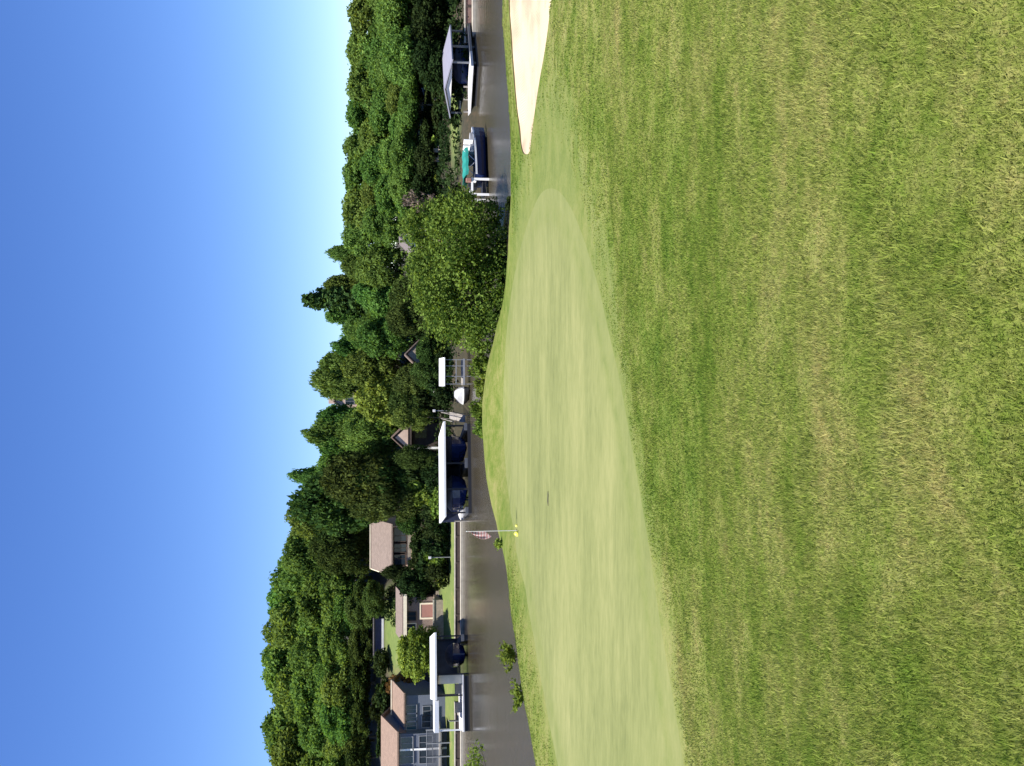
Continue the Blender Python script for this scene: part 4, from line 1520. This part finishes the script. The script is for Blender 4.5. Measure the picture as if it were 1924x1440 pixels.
for i in range(2):
    KINDS['shadedark%d' % i] = (crown_mesh('crown', 180 + i, 3.8, 3.6, 46, 8000, 0.25, M['leaf_shade'], drop=1.0), trunk_mesh('trunk', 140 + i, 4.5, 0.24, 7, 2.2), 0.3, 7.6, 3.9)  # dense dark trees; bank shade is carried by their leaf colour
for i in range(2):
    KINDS['cone%d' % i] = (crown_mesh('crown', 80 + i, 2.3, 4.6, 44, 7000, 0.24, M['needle'], drop=1.0, narrow=0.78, lobe_r=(0.14, 0.34)), trunk_mesh('trunk', 50 + i, 9.0, 0.2, 0), 0.8, 9.8, 2.3)
for i in range(3):
    KINDS['shrub%d' % i] = (crown_mesh('crown', 90 + i, 1.7, 1.15, 14, 1900, 0.19, M['leaf_shade'], drop=0.8), trunk_mesh('trunk', 60 + i, 1.3, 0.07, 5, 0.9), 0.0, 2.4, 1.75)  # shrub leaves coloured dark in place of the bank's shade
KINDS['shrubbright'] = (crown_mesh('crown', 95, 1.7, 1.25, 14, 1900, 0.17, M['leaf_bright'], drop=0.8), trunk_mesh('trunk', 64, 1.3, 0.06, 5, 0.9), 0.0, 2.6, 1.75)
KINDS['drybush'] = (crown_mesh('crown', 97, 1.8, 1.8, 14, 500, 0.16, M['leaf_dry'], drop=0.8), trunk_mesh('trunk', 66, 2.8, 0.07, 12, 1.4), 0.3, 3.9, 1.9)
KINDS['rustbush'] = (crown_mesh('crown', 98, 1.8, 1.5, 14, 1500, 0.18, M['leaf_brown'], drop=0.8), trunk_mesh('trunk', 67, 1.6, 0.07, 6, 1.0), 0.1, 3.2, 1.9)

tree_log = []


def plant(kind, name, loc, height, width, label, cat='tree', group=None, rz=None):
    """height in metres, width = crown diameter in metres"""
    cm, tm, lift, h0, r0 = KINDS[kind]
    sx, sz = width / (2 * r0), height / h0
    e = empty(name, loc, label, cat, random.uniform(0, 6.28) if rz is None else rz, group)
    c = bpy.data.objects.new('crown', cm)
    t = bpy.data.objects.new('trunk', tm)
    for o_ in (c, t):
        col.objects.link(o_)
        o_.parent = e
    c.location = (0, 0, lift * sz)
    c.scale = (sx, sx, sz)
    t.scale = (min(sx, sz), min(sx, sz), sz)
    return e


def plant_px(kind, name, u, vtop, Y, wpx, label, cat='tree', group=None):
    q = pt(u, vtop, Y)
    g = fz(q.x, Y)
    hgt = max(1.0, q.z - g)
    u0 = pt(u - wpx / 2, vtop, Y).x
    u1 = pt(u + wpx / 2, vtop, Y).x
    tree_log.append((u, vtop, Y, wpx))
    return plant(kind, name, (q.x, Y, g - 0.05), hgt, u1 - u0, label, cat, group)


MARKS = [(-40, 'above the left edge of the pinkish roof'), (15, 'above the middle of the pinkish roof'), (50, 'above the step between the two pinkish roofs'), (85, 'above the lower pinkish wing roof'),
         (120, 'above the right end of the pinkish wing roof'), (150, 'above the rust brown bush'), (185, 'above the left dock roof'), (215, 'above the mid green rounded tree'),
         (245, 'above the violet shed'), (275, 'above the brown brick house'), (305, 'above the small round dark tree'), (340, 'above the gap left of the tan house'),
         (372, 'above the left end of the tan hill house'), (410, 'above the middle of the tan hill house'), (445, 'above the right end of the tan hill house'), (480, 'above the left end of the middle dock'),
         (525, 'above the left slip of the middle dock'), (565, 'above the divider of the middle dock'), (600, 'above the white corner post'), (632, 'above the right end of the middle dock'),
         (660, 'above the timber ramp'), (695, 'above the small white covered boat'), (740, 'above the slim white canopy'), (775, 'above the red brick house'), (808, 'above the left foot of the big bush'),
         (850, 'above the left third of the big bush'), (900, 'above the middle of the big bush'), (945, 'above the right third of the big bush'), (990, 'above the pale cottage gable'),
         (1030, 'above the right edge of the big bush'), (1064, 'above the grey half bare bush'), (1095, 'above the white boat lift'), (1125, 'above the teal boat canopy'), (1160, 'above the white boat seats'),
         (1195, 'above the bow of the open boat'), (1232, 'above the left end of the pier'), (1262, 'above the right end of the pier'), (1295, 'above the left gable of the lavender roof'),
         (1330, 'above the front corner of the lavender roof'), (1370, 'above the middle of the lavender roof'), (1410, 'above the right end of the lavender roof'), (1440, 'above the brown timber seawall'),
         (1500, 'cut by the right edge of the view')]
_used = {}


def which(row, u):
    free = [m for m in MARKS if (row, m[1]) not in _used]
    m = min(free, key=lambda m: abs(m[0] - u))
    _used[(row, m[1])] = True
    return m[1]


pick = lambda s: random.choice([k for k in KINDS if k.startswith(s)])

# skyline trees, one by one from left to right (kind, u, top, distance, width)
SKY_L = [(-45, 500, 130, 120), (12, 498, 128, 110), (72, 489, 131, 104), (135, 505, 127, 92), (192, 487, 131, 104), (252, 493, 128, 94), (306, 494, 131, 92), (350, 506, 126, 84)]
SKY_ML = [(394, 522, 124, 80), (436, 541, 128, 66), (472, 534, 122, 76)]
SKY_M = [(570, 592, 113, 70), (600, 592, 112, 56), (650, 588, 113, 60), (756, 592, 109, 60), (790, 620, 108, 62), (822, 640, 105, 60)]
SKY_R = [(990, 641, 104, 66), (1040, 640, 104, 84), (1102, 642, 103, 84), (1162, 643, 104, 84), (1224, 648, 103, 84), (1284, 650, 102, 84), (1345, 648, 103, 88), (1404, 652, 101, 84), (1468, 654, 102, 90)]
for (u, v, Y, w_) in SKY_L:
    plant_px(pick('round'), 'broadleaf_tree', u, v, Y, w_ * 1.25, 'tall skyline tree ' + which('sky', u), 'tree', 'left skyline trees')
for (u, v, Y, w_) in SKY_ML:
    plant_px(pick('round'), 'broadleaf_tree', u, v, Y, w_ * 1.15, 'tall rounded skyline tree ' + which('sky', u), 'tree', 'skyline trees above the hill house')
for (u, v, Y, w_) in SKY_M:
    plant_px(pick('round'), 'broadleaf_tree', u, v, Y, w_, 'rounded lower skyline tree ' + which('sky', u), 'tree', 'middle skyline trees')
for (u, v, Y, w_) in SKY_R:
    plant_px(pick('round'), 'broadleaf_tree', u, v, Y, w_ * 1.25, 'level skyline tree ' + which('sky', u), 'tree', 'right skyline trees')
plant_px('oak0', 'oak_tree', 508, 546, 106, 130, 'big dark oak beside the tan hill house, left of the middle dock')
plant_px('tall0', 'broadleaf_tree', 546, 531, 116, 46, 'slender tree whose wispy top rises above the big dark oak')
plant_px('round1', 'broadleaf_tree', 625, 565, 112, 64, 'round topped dark tree on the skyline left of the narrow tan house end')
plant_px('round3', 'broadleaf_tree', 722, 573, 109, 66, 'round topped tree on the skyline right of the narrow tan house end')
plant_px('cone0', 'conifer_tree', 882, 566, 108, 92, 'pointed dark conifer, the highest spike on the skyline right of centre')
plant_px('tall3', 'broadleaf_tree', 848, 606, 109, 66, 'shorter tree just left of the pointed skyline conifer')
plant_px('tall1', 'broadleaf_tree', 908, 606, 107, 50, 'narrow tree just right of the pointed skyline conifer')
plant_px('tall2', 'broadleaf_tree', 966, 610, 105, 44, 'open crowned small tree standing above the skyline right of the conifer')
plant_px('round2', 'broadleaf_tree', 935, 634, 104, 56, 'low rounded tree between the skyline conifer and the open crowned tree')

# individual trees nearer the shore
plant_px('bright0', 'garden_tree', 212, 742, 95.5, 104, 'mid green rounded tree behind the left dock roof')
plant_px('oak1', 'garden_tree', 312, 678, 110, 66, 'small round dark tree at the top of the yellow green lawn')
plant_px('rustbush', 'rust_bush', 148, 724, 103, 52, 'rust brown bush beside the right end of the pinkish roof', 'bush')
plant_px('oak2', 'oak_tree', 540, 600, 101, 110, 'dark tree in front of the big oak, directly behind the middle dock')
plant_px('bright1', 'garden_tree', 690, 662, 101, 96, 'bright green tree crown behind the small canopy dock')
plant_px('round4', 'garden_tree', 745, 640, 103, 80, 'leafy tree above the red brick house')
plant_px('round0', 'garden_tree', 640, 640, 105, 76, 'leafy tree above the small tan gable')
plant_px('round1', 'garden_tree', 812, 668, 98, 84, 'leafy tree behind the left edge of the big bush')
plant_px('round2', 'garden_tree', 590, 640, 106, 66, 'leafy tree between the big oak and the small tan gable')
plant_px('oak1', 'garden_tree', 782, 778, 93, 56, 'dark small tree in front of the red brick house')
plant_px('oak0', 'garden_tree', 738, 770, 93.5, 50, 'dark small tree left of the red brick house, behind the slim canopy')
plant_px('shadedark0', 'shade_dark_tree', 338, 744, 101.5, 58, 'dense tree coloured shade-dark between the brown brick house and the tan hill house')
plant_px('shadedark1', 'shade_dark_tree', 362, 716, 106, 34, 'slim tree coloured shade-dark against the left edge of the tan hill house')
plant_px('shrub0', 'shrub', 385, 764, 104, 44, 'rounded dark shrub hiding the lower left of the tan hill house', 'shrub')
plant_px('shrub1', 'shrub', 420, 768, 104, 44, 'rounded dark shrub hiding the lower middle of the tan hill house', 'shrub')
plant_px('oak2', 'garden_tree', 462, 742, 103, 50, 'small dark tree hiding the lower right corner of the tan hill house')
plant_px('oak1', 'garden_tree', 580, 738, 95, 44, 'small dark tree left of the white porch post')
plant_px('round2', 'garden_tree', 655, 730, 95, 46, 'small leafy tree right of the shaded brown house')
plant_px('drybush', 'dry_bush', 1064, 752, 84, 46, 'grey half bare bush to the right above the big bush', 'bush')

# second and third rows that fill the slope; none may cover the houses
PROTECT = [(-20, 130, 705, 830, 97), (205, 322, 698, 835, 98), (362, 458, 640, 778, 108), (592, 648, 733, 830, 96), (755, 784, 760, 782, 96), (672, 700, 606, 662, 121), (970, 1012, 746, 772, 92), (280, 345, 676, 742, 110), (1236, 1420, 826, 870, 72), (1130, 1166, 802, 826, 80), (1248, 1262, 812, 830, 80)]


def blocked(u, v, Y, wpx, vb):
    for (a, b_, c, d_, yy) in PROTECT:
        if Y < yy + 5 and u + wpx * 0.47 > a and u - wpx * 0.47 < b_ and vb > c and v < d_:
            return True
    return False


FILL = [
    # (u from, u to, top v, jitter, Y, width, kind, count, label, group)
    (-40, 350, 548, 16, 124, 96, 'round', 7, 'second row hill tree below the skyline', 'second row trees on the left hill'),
    (-30, 360, 600, 16, 120, 84, 'round', 8, 'third row hill tree', 'third row trees on the left hill'),
    (-20, 350, 650, 12, 117, 70, 'oak', 8, 'low dark hill tree standing just', 'lower trees on the left hill'),
    (375, 470, 585, 12, 120, 70, 'oak', 4, 'dark tree behind the hill house', 'trees behind the hill house'),
    (470, 600, 660, 14, 99, 84, 'oak', 3, 'low dark oak in the shade', 'low oaks behind the middle dock'),
    (600, 830, 650, 14, 104, 70, 'round', 4, 'middle slope tree', 'trees on the middle slope'),
    (655, 830, 725, 14, 97, 64, 'oak', 4, 'dark lower tree in the shade', 'dark trees behind the canopy dock'),
    (800, 960, 670, 14, 101, 70, 'round', 4, 'slope tree below the conifer', 'trees below the conifer'),
    (820, 1000, 730, 14, 94, 66, 'oak', 4, 'dark slope tree', 'dark trees behind the big bush'),
    (985, 1490, 680, 14, 99, 84, 'round', 9, 'right bank tree in the second row', 'second row trees on the right bank'),
    (1000, 1490, 715, 14, 94, 76, 'round', 9, 'right bank tree in the third row', 'third row trees on the right bank'),
    (1010, 1490, 738, 12, 89, 80, 'canopy', 9, 'inner canopy tree of the right bank', 'inner canopy trees on the right bank'),
    (1195, 1490, 772, 10, 80, 84, 'shadedark', 6, 'dark dense tree close behind the docks', 'dark dense trees on the right bank'),
    (1000, 1200, 776, 10, 86, 76, 'shadedark', 4, 'dark dense tree behind the waterside lawn', 'dark dense trees on the right bank'),
    (1000, 1490, 722, 14, 83.5, 104, 'canopy', 8, 'shoreline canopy tree of the right bank', 'shoreline canopy trees on the right bank'),
]
for (ua, ub, v, jit, Y, w_, kd, n, lab, grp) in FILL:
    for i in range(n):
        u = ua + (ub - ua) * (i + 0.5) / n + random.uniform(-0.25, 0.25) * (ub - ua) / n
        vv = v + random.uniform(-jit, jit)
        YY = Y + random.uniform(-2, 2)
        ww = w_ * random.uniform(0.85, 1.2)
        g = fz(pt(u, vv, YY).x, YY)
        vb = px(0, YY, g)[1]
        if blocked(u, vv, YY, ww, vb - 0.2 * (vb - vv)):
            continue
        plant_px(pick(kd), 'broadleaf_tree', u, vv, YY, ww, lab + ' ' + which(lab, u), 'tree', grp)

# shrubs along the banks
SHRUBS = [
    (10, 200, 700, 8, 112, 50, 'shrub', 5, 'tall dark background shrub', 'shrubs behind the pinkish roofed house'),
    (325, 455, 774, 6, 99, 54, 'shrub', 8, 'dark bank shrub', 'dark shrubs below the hill house'),
    (318, 452, 796, 8, 95, 48, 'shrub', 9, 'low front row bank shrub', 'front row dark shrubs below the hill house'),
    (455, 600, 762, 8, 99, 54, 'shrub', 5, 'tall dark oak undergrowth', 'tall shrubs behind the middle dock'),
    (455, 600, 795, 8, 95, 50, 'shrub', 5, 'dark shrub under the oaks', 'shrubs behind the middle dock'),
    (645, 830, 780, 8, 96, 50, 'shrub', 6, 'dark shrub in deep shade', 'back row shrubs behind the canopy dock'),
    (650, 830, 806, 10, 92.5, 44, 'shrub', 6, 'dark front row shrub', 'shrubs behind the canopy dock'),
    (820, 1010, 780, 10, 88, 56, 'shrub', 5, 'dark shrub', 'shrubs behind the big bush'),
    (1000, 1490, 766, 6, 103, 70, 'shrub', 10, 'far dark undergrowth', 'far undergrowth on the right bank'),
    (1200, 1490, 862, 6, 76.3, 34, 'shrub', 9, 'low waterside shrub', 'waterside shrubs on the right bank'),
    (1010, 1490, 795, 8, 91, 62, 'shrub', 13, 'tall dark undergrowth', 'back row shrubs on the right bank'),
    (1020, 1490, 822, 8, 85, 46, 'shrub', 11, 'dark front row shrub', 'shrubs on the right bank'),
    (1010, 1085, 846, 8, 77, 40, 'shrub', 3, 'dark shrub close to the water', 'shrubs behind the boat lift'),
]
for (ua, ub, v, jit, Y, w_, kd, n, lab, grp) in SHRUBS:
    for i in range(n):
        u = ua + (ub - ua) * (i + 0.5) / n + random.uniform(-0.3, 0.3) * (ub - ua) / n
        vv = v + random.uniform(-jit, jit)
        YY = Y + random.uniform(-1, 1)
        ww = w_ * random.uniform(0.85, 1.25)
        if blocked(u, vv, YY, ww, vv + 30):
            continue
        plant_px(pick(kd), 'shrub', u, vv, YY, ww, lab + ' ' + which(lab, u).replace('above', 'in line with'), 'shrub', grp)

# ------------------------------------------------------------------ undergrowth, its leaf colour darkened to stand for shade on the banks
def undergrowth():
    n = 60000
    p = np.column_stack([rng.uniform(-30, 62, n), rng.uniform(70, 118, n)])
    d = p[:, 1] - np.interp(p[:, 0], SHORE_X, SHORE_Y)
    lo = np.where(p[:, 0] < -13, 10.0, np.where((p[:, 0] > 14.5) & (p[:, 0] < 24), 2.2, 0.25))
    lawn_gap = (p[:, 0] > 19) & (p[:, 0] < 27.5) & (d > 3.5) & (d < 6.8)
    ok = (d > lo) & (d < 22) & ~lawn_gap & (rng.random(n) < 0.35 + 0.9 * vnoise(p * 0.45, 31))
    p = p[ok]
    g = far_z(p)
    hgt = 0.12 + 0.75 * vnoise(p * 0.5, 32) ** 1.5
    base = np.column_stack([p, g + 0.05])
    k = 3
    P = np.repeat(base, k, 0)
    P[:, 2] += rng.random(len(P)) * np.repeat(hgt, k)
    P[:, :2] += rng.normal(size=(len(P), 2)) * 0.15
    m = len(P)
    nrm = rng.normal(size=(m, 3)) * 0.6 + np.array([0, -0.2, 0.6])
    nrm /= np.linalg.norm(nrm, axis=1)[:, None]
    a = np.cross(nrm, rng.normal(size=(m, 3)))
    a /= np.linalg.norm(a, axis=1)[:, None] + 1e-9
    b = np.cross(nrm, a)
    s = 0.17 * rng.uniform(0.5, 1.4, m)[:, None]
    V = np.stack([P - a * s, P - b * s * 0.55, P + a * s, P + b * s * 0.55], 1).reshape(-1, 3)
    me = np_mesh('undergrowth', V, np.arange(len(V), dtype=np.int32), 4, M['leaf_shade'])
    at = me.attributes.new('tint', 'FLOAT', 'FACE')
    at.data.foreach_set('value', np.clip(np.repeat(vnoise(p * 0.7, 33), k) * 0.8 + rng.normal(0, 0.2, m), 0, 1).astype(np.float32))
    o = bpy.data.objects.new('undergrowth', me)
    col.objects.link(o)
    tag(o, 'undergrowth in a leaf colour darkened for shade, covering the far bank under the trees', 'undergrowth', kind='stuff')


undergrowth()

# ------------------------------------------------------------------ big bush at the edge of the green
BUSH = [(1015, 806, 48), (962, 800, 42), (905, 812, 50), (852, 838, 46), (1042, 862, 38), (985, 858, 62), (918, 872, 62), (862, 888, 50), (818, 872, 32), (806, 912, 30), (850, 930, 36),
        (905, 925, 44), (970, 922, 46), (1028, 912, 34), (1046, 826, 26), (878, 796, 26), (936, 782, 22), (1000, 772, 20)]


def outline_bush(lobes, Y, n, leaf, material, seed):
    r = np.random.default_rng(seed)
    base = pt(930, 945, Y)
    g = max(0.0, float(near_z([(base.x, Y)])[0]))
    e = empty('big_bush', (base.x, Y, g - 0.1), 'big bright green bush at the water behind the right half of the putting green', 'bush')
    C, Rr = [], []
    for (u, v, rp) in lobes:
        c = pt(u, v, Y)
        rm = rp * Y / F_PX
        dy = r.uniform(-1.3, 1.3)
        C.append((c.x - base.x, dy, c.z - g + 0.1))
        Rr.append((rm * 0.9, rm * 1.2, rm * 0.8))
        for k in range(9):
            d = r.normal(size=3)
            d /= np.linalg.norm(d)
            q = rm * r.uniform(0.22, 0.5)
            C.append((c.x - base.x + d[0] * rm * 0.85, dy + d[1] * rm * 1.2, c.z - g + 0.1 + d[2] * rm * 0.8))
            Rr.append((q, q, q * 0.75))
    C, Rr = np.array(C), np.array(Rr)
    w_ = Rr[:, 0] * Rr[:, 2]
    w_ /= w_.sum()
    li = r.choice(len(C), n, p=w_)
    d = r.normal(size=(n, 3))
    d /= np.linalg.norm(d, axis=1)[:, None]
    q = r.random(n)
    rad = np.where(q < 0.15, r.uniform(0.3, 0.8, n), np.where(q < 0.9, r.uniform(0.7, 1.12, n), r.uniform(1.0, 1.5, n)))
    p = C[li] + d * Rr[li] * rad[:, None] + r.normal(size=(n, 3)) * leaf * 0.6
    # arching sprays that break the outline
    SP = []
    for k in range(130):
        i = r.integers(len(C))
        u_ = r.normal(size=3)
        u_[2] = abs(u_[2]) + 0.5
        u_ /= np.linalg.norm(u_)
        t = np.linspace(0.7, 1.0, 9)[:, None]
        ln = Rr[i].max() + r.uniform(0.25, 0.6)
        SP.append(C[i] + u_ * ln * t + r.normal(size=(9, 3)) * 0.04 - np.array([0, 0, 1]) * (t - 0.7) ** 2 * 1.5)
    p = np.concatenate([p] + SP)
    d = np.concatenate([d, r.normal(size=(len(p) - n, 3))])
    lt = np.concatenate([r.normal(0, 0.15, len(C))[li], np.full(len(p) - n, 0.15)])
    p = p[:]
    ok = p[:, 2] > 0.02
    p, d, lt = p[ok], d[ok], lt[ok]
    m = len(p)
    nrm = d * 0.4 + r.normal(size=(m, 3)) * 0.7 + np.array([0, 0, 0.3])
    nrm /= np.linalg.norm(nrm, axis=1)[:, None]
    a_ = np.cross(nrm, r.normal(size=(m, 3)))
    a_ /= np.linalg.norm(a_, axis=1)[:, None] + 1e-9
    b_ = np.cross(nrm, a_)
    s_ = leaf * r.uniform(0.5, 1.4, m)
    A, B = a_ * s_[:, None], b_ * (s_ * 0.6)[:, None]
    V = np.stack([p - A, p - B + A * 0.15, p + A, p + B + A * 0.15], 1).reshape(-1, 3)
    me = np_mesh('crown', V, np.arange(len(V), dtype=np.int32), 4, material)
    at = me.attributes.new('tint', 'FLOAT', 'FACE')
    at.data.foreach_set('value', np.clip(0.45 + lt + r.normal(0, 0.22, m), 0, 1).astype(np.float32))
    o_ = bpy.data.objects.new('crown', me)
    col.objects.link(o_)
    o_.parent = e
    st = MB()
    for i in range(0, len(C), 10):
        c = C[i]
        st.tube([(c[0] * 0.3, 0, -0.2), (c[0] * 0.7, c[1] * 0.5, c[2] * 0.45), tuple(c)], [0.10, 0.06, 0.02], 7)
    st.build('trunk', M['bark'], e, smooth=True)
    return e


outline_bush(BUSH, 51.0, 44000, 0.09, M['leaf_bush'], 101)


def near_shrub(kind, name, u, vtop, Y, wpx, label, cat='shrub', group=None):
    q = pt(u, vtop, Y)
    g = max(float(near_z([(q.x, Y)])[0]), -0.2)
    wm = pt(u + wpx / 2, vtop, Y).x - pt(u - wpx / 2, vtop, Y).x
    return plant(kind, name, (q.x, Y, g - 0.05), max(0.35, q.z - g), wm, label, cat, group)


near_shrub('shrubbright', 'bank_shrub', 752, 874, 52, 48, 'pale green shrub behind the grassy mound, below the small canopy dock')
near_shrub('shrubbright', 'bank_shrub', 712, 884, 52.5, 44, 'low pale green shrub behind the mound, below the white covered boat')
near_shrub('shrubbright', 'bank_shrub', 668, 874, 53, 44, 'pale green shrub behind the mound, right of the middle dock')
near_shrub('shrubbright', 'bank_shrub', 632, 882, 52.5, 40, 'leftmost low pale green shrub behind the mound, below the middle dock')
near_shrub('shrub1', 'dark_tuft', 1053, 946, 44.5, 30, 'dark low bush at the grass edge just right of the big bush')

# leafy weeds on the left bank
def weed(name, u, vtop, Y, hgt_px, spread_px, n, label, seed):
    r = np.random.default_rng(seed)
    q = pt(u, vtop, Y)
    g = float(near_z([(q.x, Y)])[0])
    sp = spread_px * Y / F_PX
    hz = max(0.3, q.z - g)
    e = empty(name, (q.x, Y, g), label, 'plant')
    st = MB()
    P = []
    for k in range(n):
        th = r.uniform(0, 6.28)
        rr = sp / 2 * math.sqrt(r.random())
        tip = Vector((math.cos(th) * rr, math.sin(th) * rr, hz * r.uniform(0.6, 1.0)))
        st.tube([(0, 0, -0.1), tip * 0.5 + Vector((0, 0, 0.12 * hz)), tip], [0.012, 0.009, 0.004], 5)
        for t in np.linspace(0.35, 1, 8):
            c = tip * t + Vector((0, 0, 0.12 * hz * (1 - t)))
            P.append((c.x, c.y, c.z))
    st.build('stem', M['bark'], e)
    P = np.repeat(np.array(P), 6, 0)
    P = P + r.normal(size=P.shape) * np.array([0.07, 0.07, 0.06])
    m = len(P)
    a = r.normal(size=(m, 3))
    a /= np.linalg.norm(a, axis=1)[:, None]
    b = np.cross(a, r.normal(size=(m, 3)))
    b /= np.linalg.norm(b, axis=1)[:, None]
    s = r.uniform(0.05, 0.10, m)[:, None]
    V = np.stack([P - a * s, P - b * s * 0.5, P + a * s, P + b * s * 0.5], 1).reshape(-1, 3)
    me = np_mesh('foliage', V, np.arange(len(V), dtype=np.int32), 4, M['leaf_bright'])
    at = me.attributes.new('tint', 'FLOAT', 'FACE')
    at.data.foreach_set('value', np.clip(r.normal(0.6, 0.25, m), 0, 1).astype(np.float32))
    o_ = bpy.data.objects.new('foliage', me)
    col.objects.link(o_)
    o_.parent = e
    return e


weed('bank_weed', 205, 942, 34.5, 30, 52, 14, 'leafy weed poking over the grass edge below the left dock', 1)
weed('bank_weed', 135, 962, 33.5, 30, 60, 8, 'thin straggly weed at the water edge left of the leafier one', 2)
sp_ = pt(-14, 886, 33.0)
sg = float(near_z([(sp_.x, 33.0)])[0])
sap = empty('sapling', (sp_.x, 33.0, sg), 'pale leafy sapling reaching in at the far left edge above the water', 'tree')
c_ = bpy.data.objects.new('crown', crown_mesh('crown', 131, 1.05, 0.42, 12, 420, 0.07, M['leaf_bright'], drop=0.9, lobe_r=(0.2, 0.45)))
col.objects.link(c_)
c_.parent = sap
c_.location = (0.1, 0, sp_.z - sg - 0.75)
MB().tube([(-0.75, 0, -0.2), (-0.6, 0, 0.7), (-0.25, 0, sp_.z - sg - 0.5)], [0.035, 0.026, 0.01], 7).build('trunk', M['bark'], sap)
for k in range(5):
    MB().tube([(-0.4, 0, sp_.z - sg - 0.7), (-0.2 + 0.2 * k, 0.15 * (k - 2), sp_.z - sg - 0.45 + 0.05 * (k % 2)), (0.0 + 0.22 * k, 0.3 * (k - 2), sp_.z - sg - 0.25)], [0.014, 0.01, 0.004], 5).build('branch', M['bark'], sap)
weed('bank_weed', 418, 934, 41.4, 14, 12, 6, 'small dark weed at the grass edge left of the flagstick', 4)

# ------------------------------------------------------------------ flagstick
q = green_plane_hit(443, 972)
gz = float(near_z([(q.x, q.y)])[0])
fl = empty('flagstick', (q.x, q.y, gz), 'golf flagstick with a limp pink and white flag standing on the putting green', 'golf flag')
top = pt(443, 877, q.y).z - gz
MB().tube([(0, 0, -0.1), (0, 0, top)], [0.016, 0.014], 10).build('pole', M['stick'], fl)
MB().tube([(0, 0, 0.002), (0, 0, 0.012)], [0.062, 0.062], 18).build('cup', M['cup'], fl)
MB().tube([(0, 0, top + 0.001), (0, 0, top + 0.03)], [0.022, 0.012], 10).build('finial', M['whitegel'], fl)
# limp cloth: folds gathered against the pole
cl = []
nz, ns = 18, 10
zt_, zb_ = top - 0.06, top - 0.80
verts = []
for i in range(nz + 1):
    t = i / nz
    wid = 0.06 + 0.26 * math.sin(math.pi * min(1, t * 0.85)) ** 0.8
    for j in range(ns + 1):
        s = j / ns
        xx = -0.016 - s * wid
        yy = 0.05 * math.sin(s * 9 + t * 2.0) * s ** 0.4
        zz = zt_ - (zt_ - zb_) * t - s * (0.16 + 0.10 * t)
        verts.append((xx, yy, zz))
fb_ = MB()
fb_.v = verts
fb_.f = [(i * (ns + 1) + j, i * (ns + 1) + j + 1, (i + 1) * (ns + 1) + j + 1, (i + 1) * (ns + 1) + j) for i in range(nz) for j in range(ns)]
fo = fb_.build('flag', M['flag'], fl, smooth=True)
so = fo.modifiers.new('cloth_thickness', 'SOLIDIFY')
so.thickness = 0.004
# thin dark patch laid on the turf to the right of the pin
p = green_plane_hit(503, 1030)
sc_ = empty('dark_mark', (p.x, p.y, float(near_z([(p.x, p.y)])[0]) + 0.004), 'thin dark mark on the green to the right of the flagstick', 'turf mark')
MB().loft([[(math.cos(k * 0.524) * 0.24 * q, math.sin(k * 0.524) * 0.10 * q * (1 + 0.3 * math.sin(k * 2)), z_) for k in range(12)] for q, z_ in ((1.0, 0.0), (0.8, 0.008), (0.3, 0.012))]).build('dark_patch', M['hill'], sc_, smooth=True)
# two yellow markers lying by the hole
for (u, v, s, lab) in ((437, 975, 0.11, 'larger yellow marker lying left of the foot of the flagstick'), (452, 972, 0.06, 'smaller yellow marker lying right of the foot of the flagstick')):
    p = green_plane_hit(u, v)
    z = float(near_z([(p.x, p.y)])[0])
    mk = empty('yellow_marker', (p.x, p.y, z), lab, 'marker')
    MB().loft([[(math.cos(k * 0.524) * s * rr, math.sin(k * 0.524) * s * rr, s * hh) for k in range(12)] for rr, hh in ((1.0, -0.02), (1.05, 0.25), (0.9, 0.9), (0.5, 1.3), (0.12, 1.42))]).build('shell', M['yellow'], mk, smooth=True)
    MB().tube([(0, 0, s * 1.4), (0, 0, s * 1.75)], [s * 0.14, s * 0.12], 8).build('knob', M['yellow'], mk)
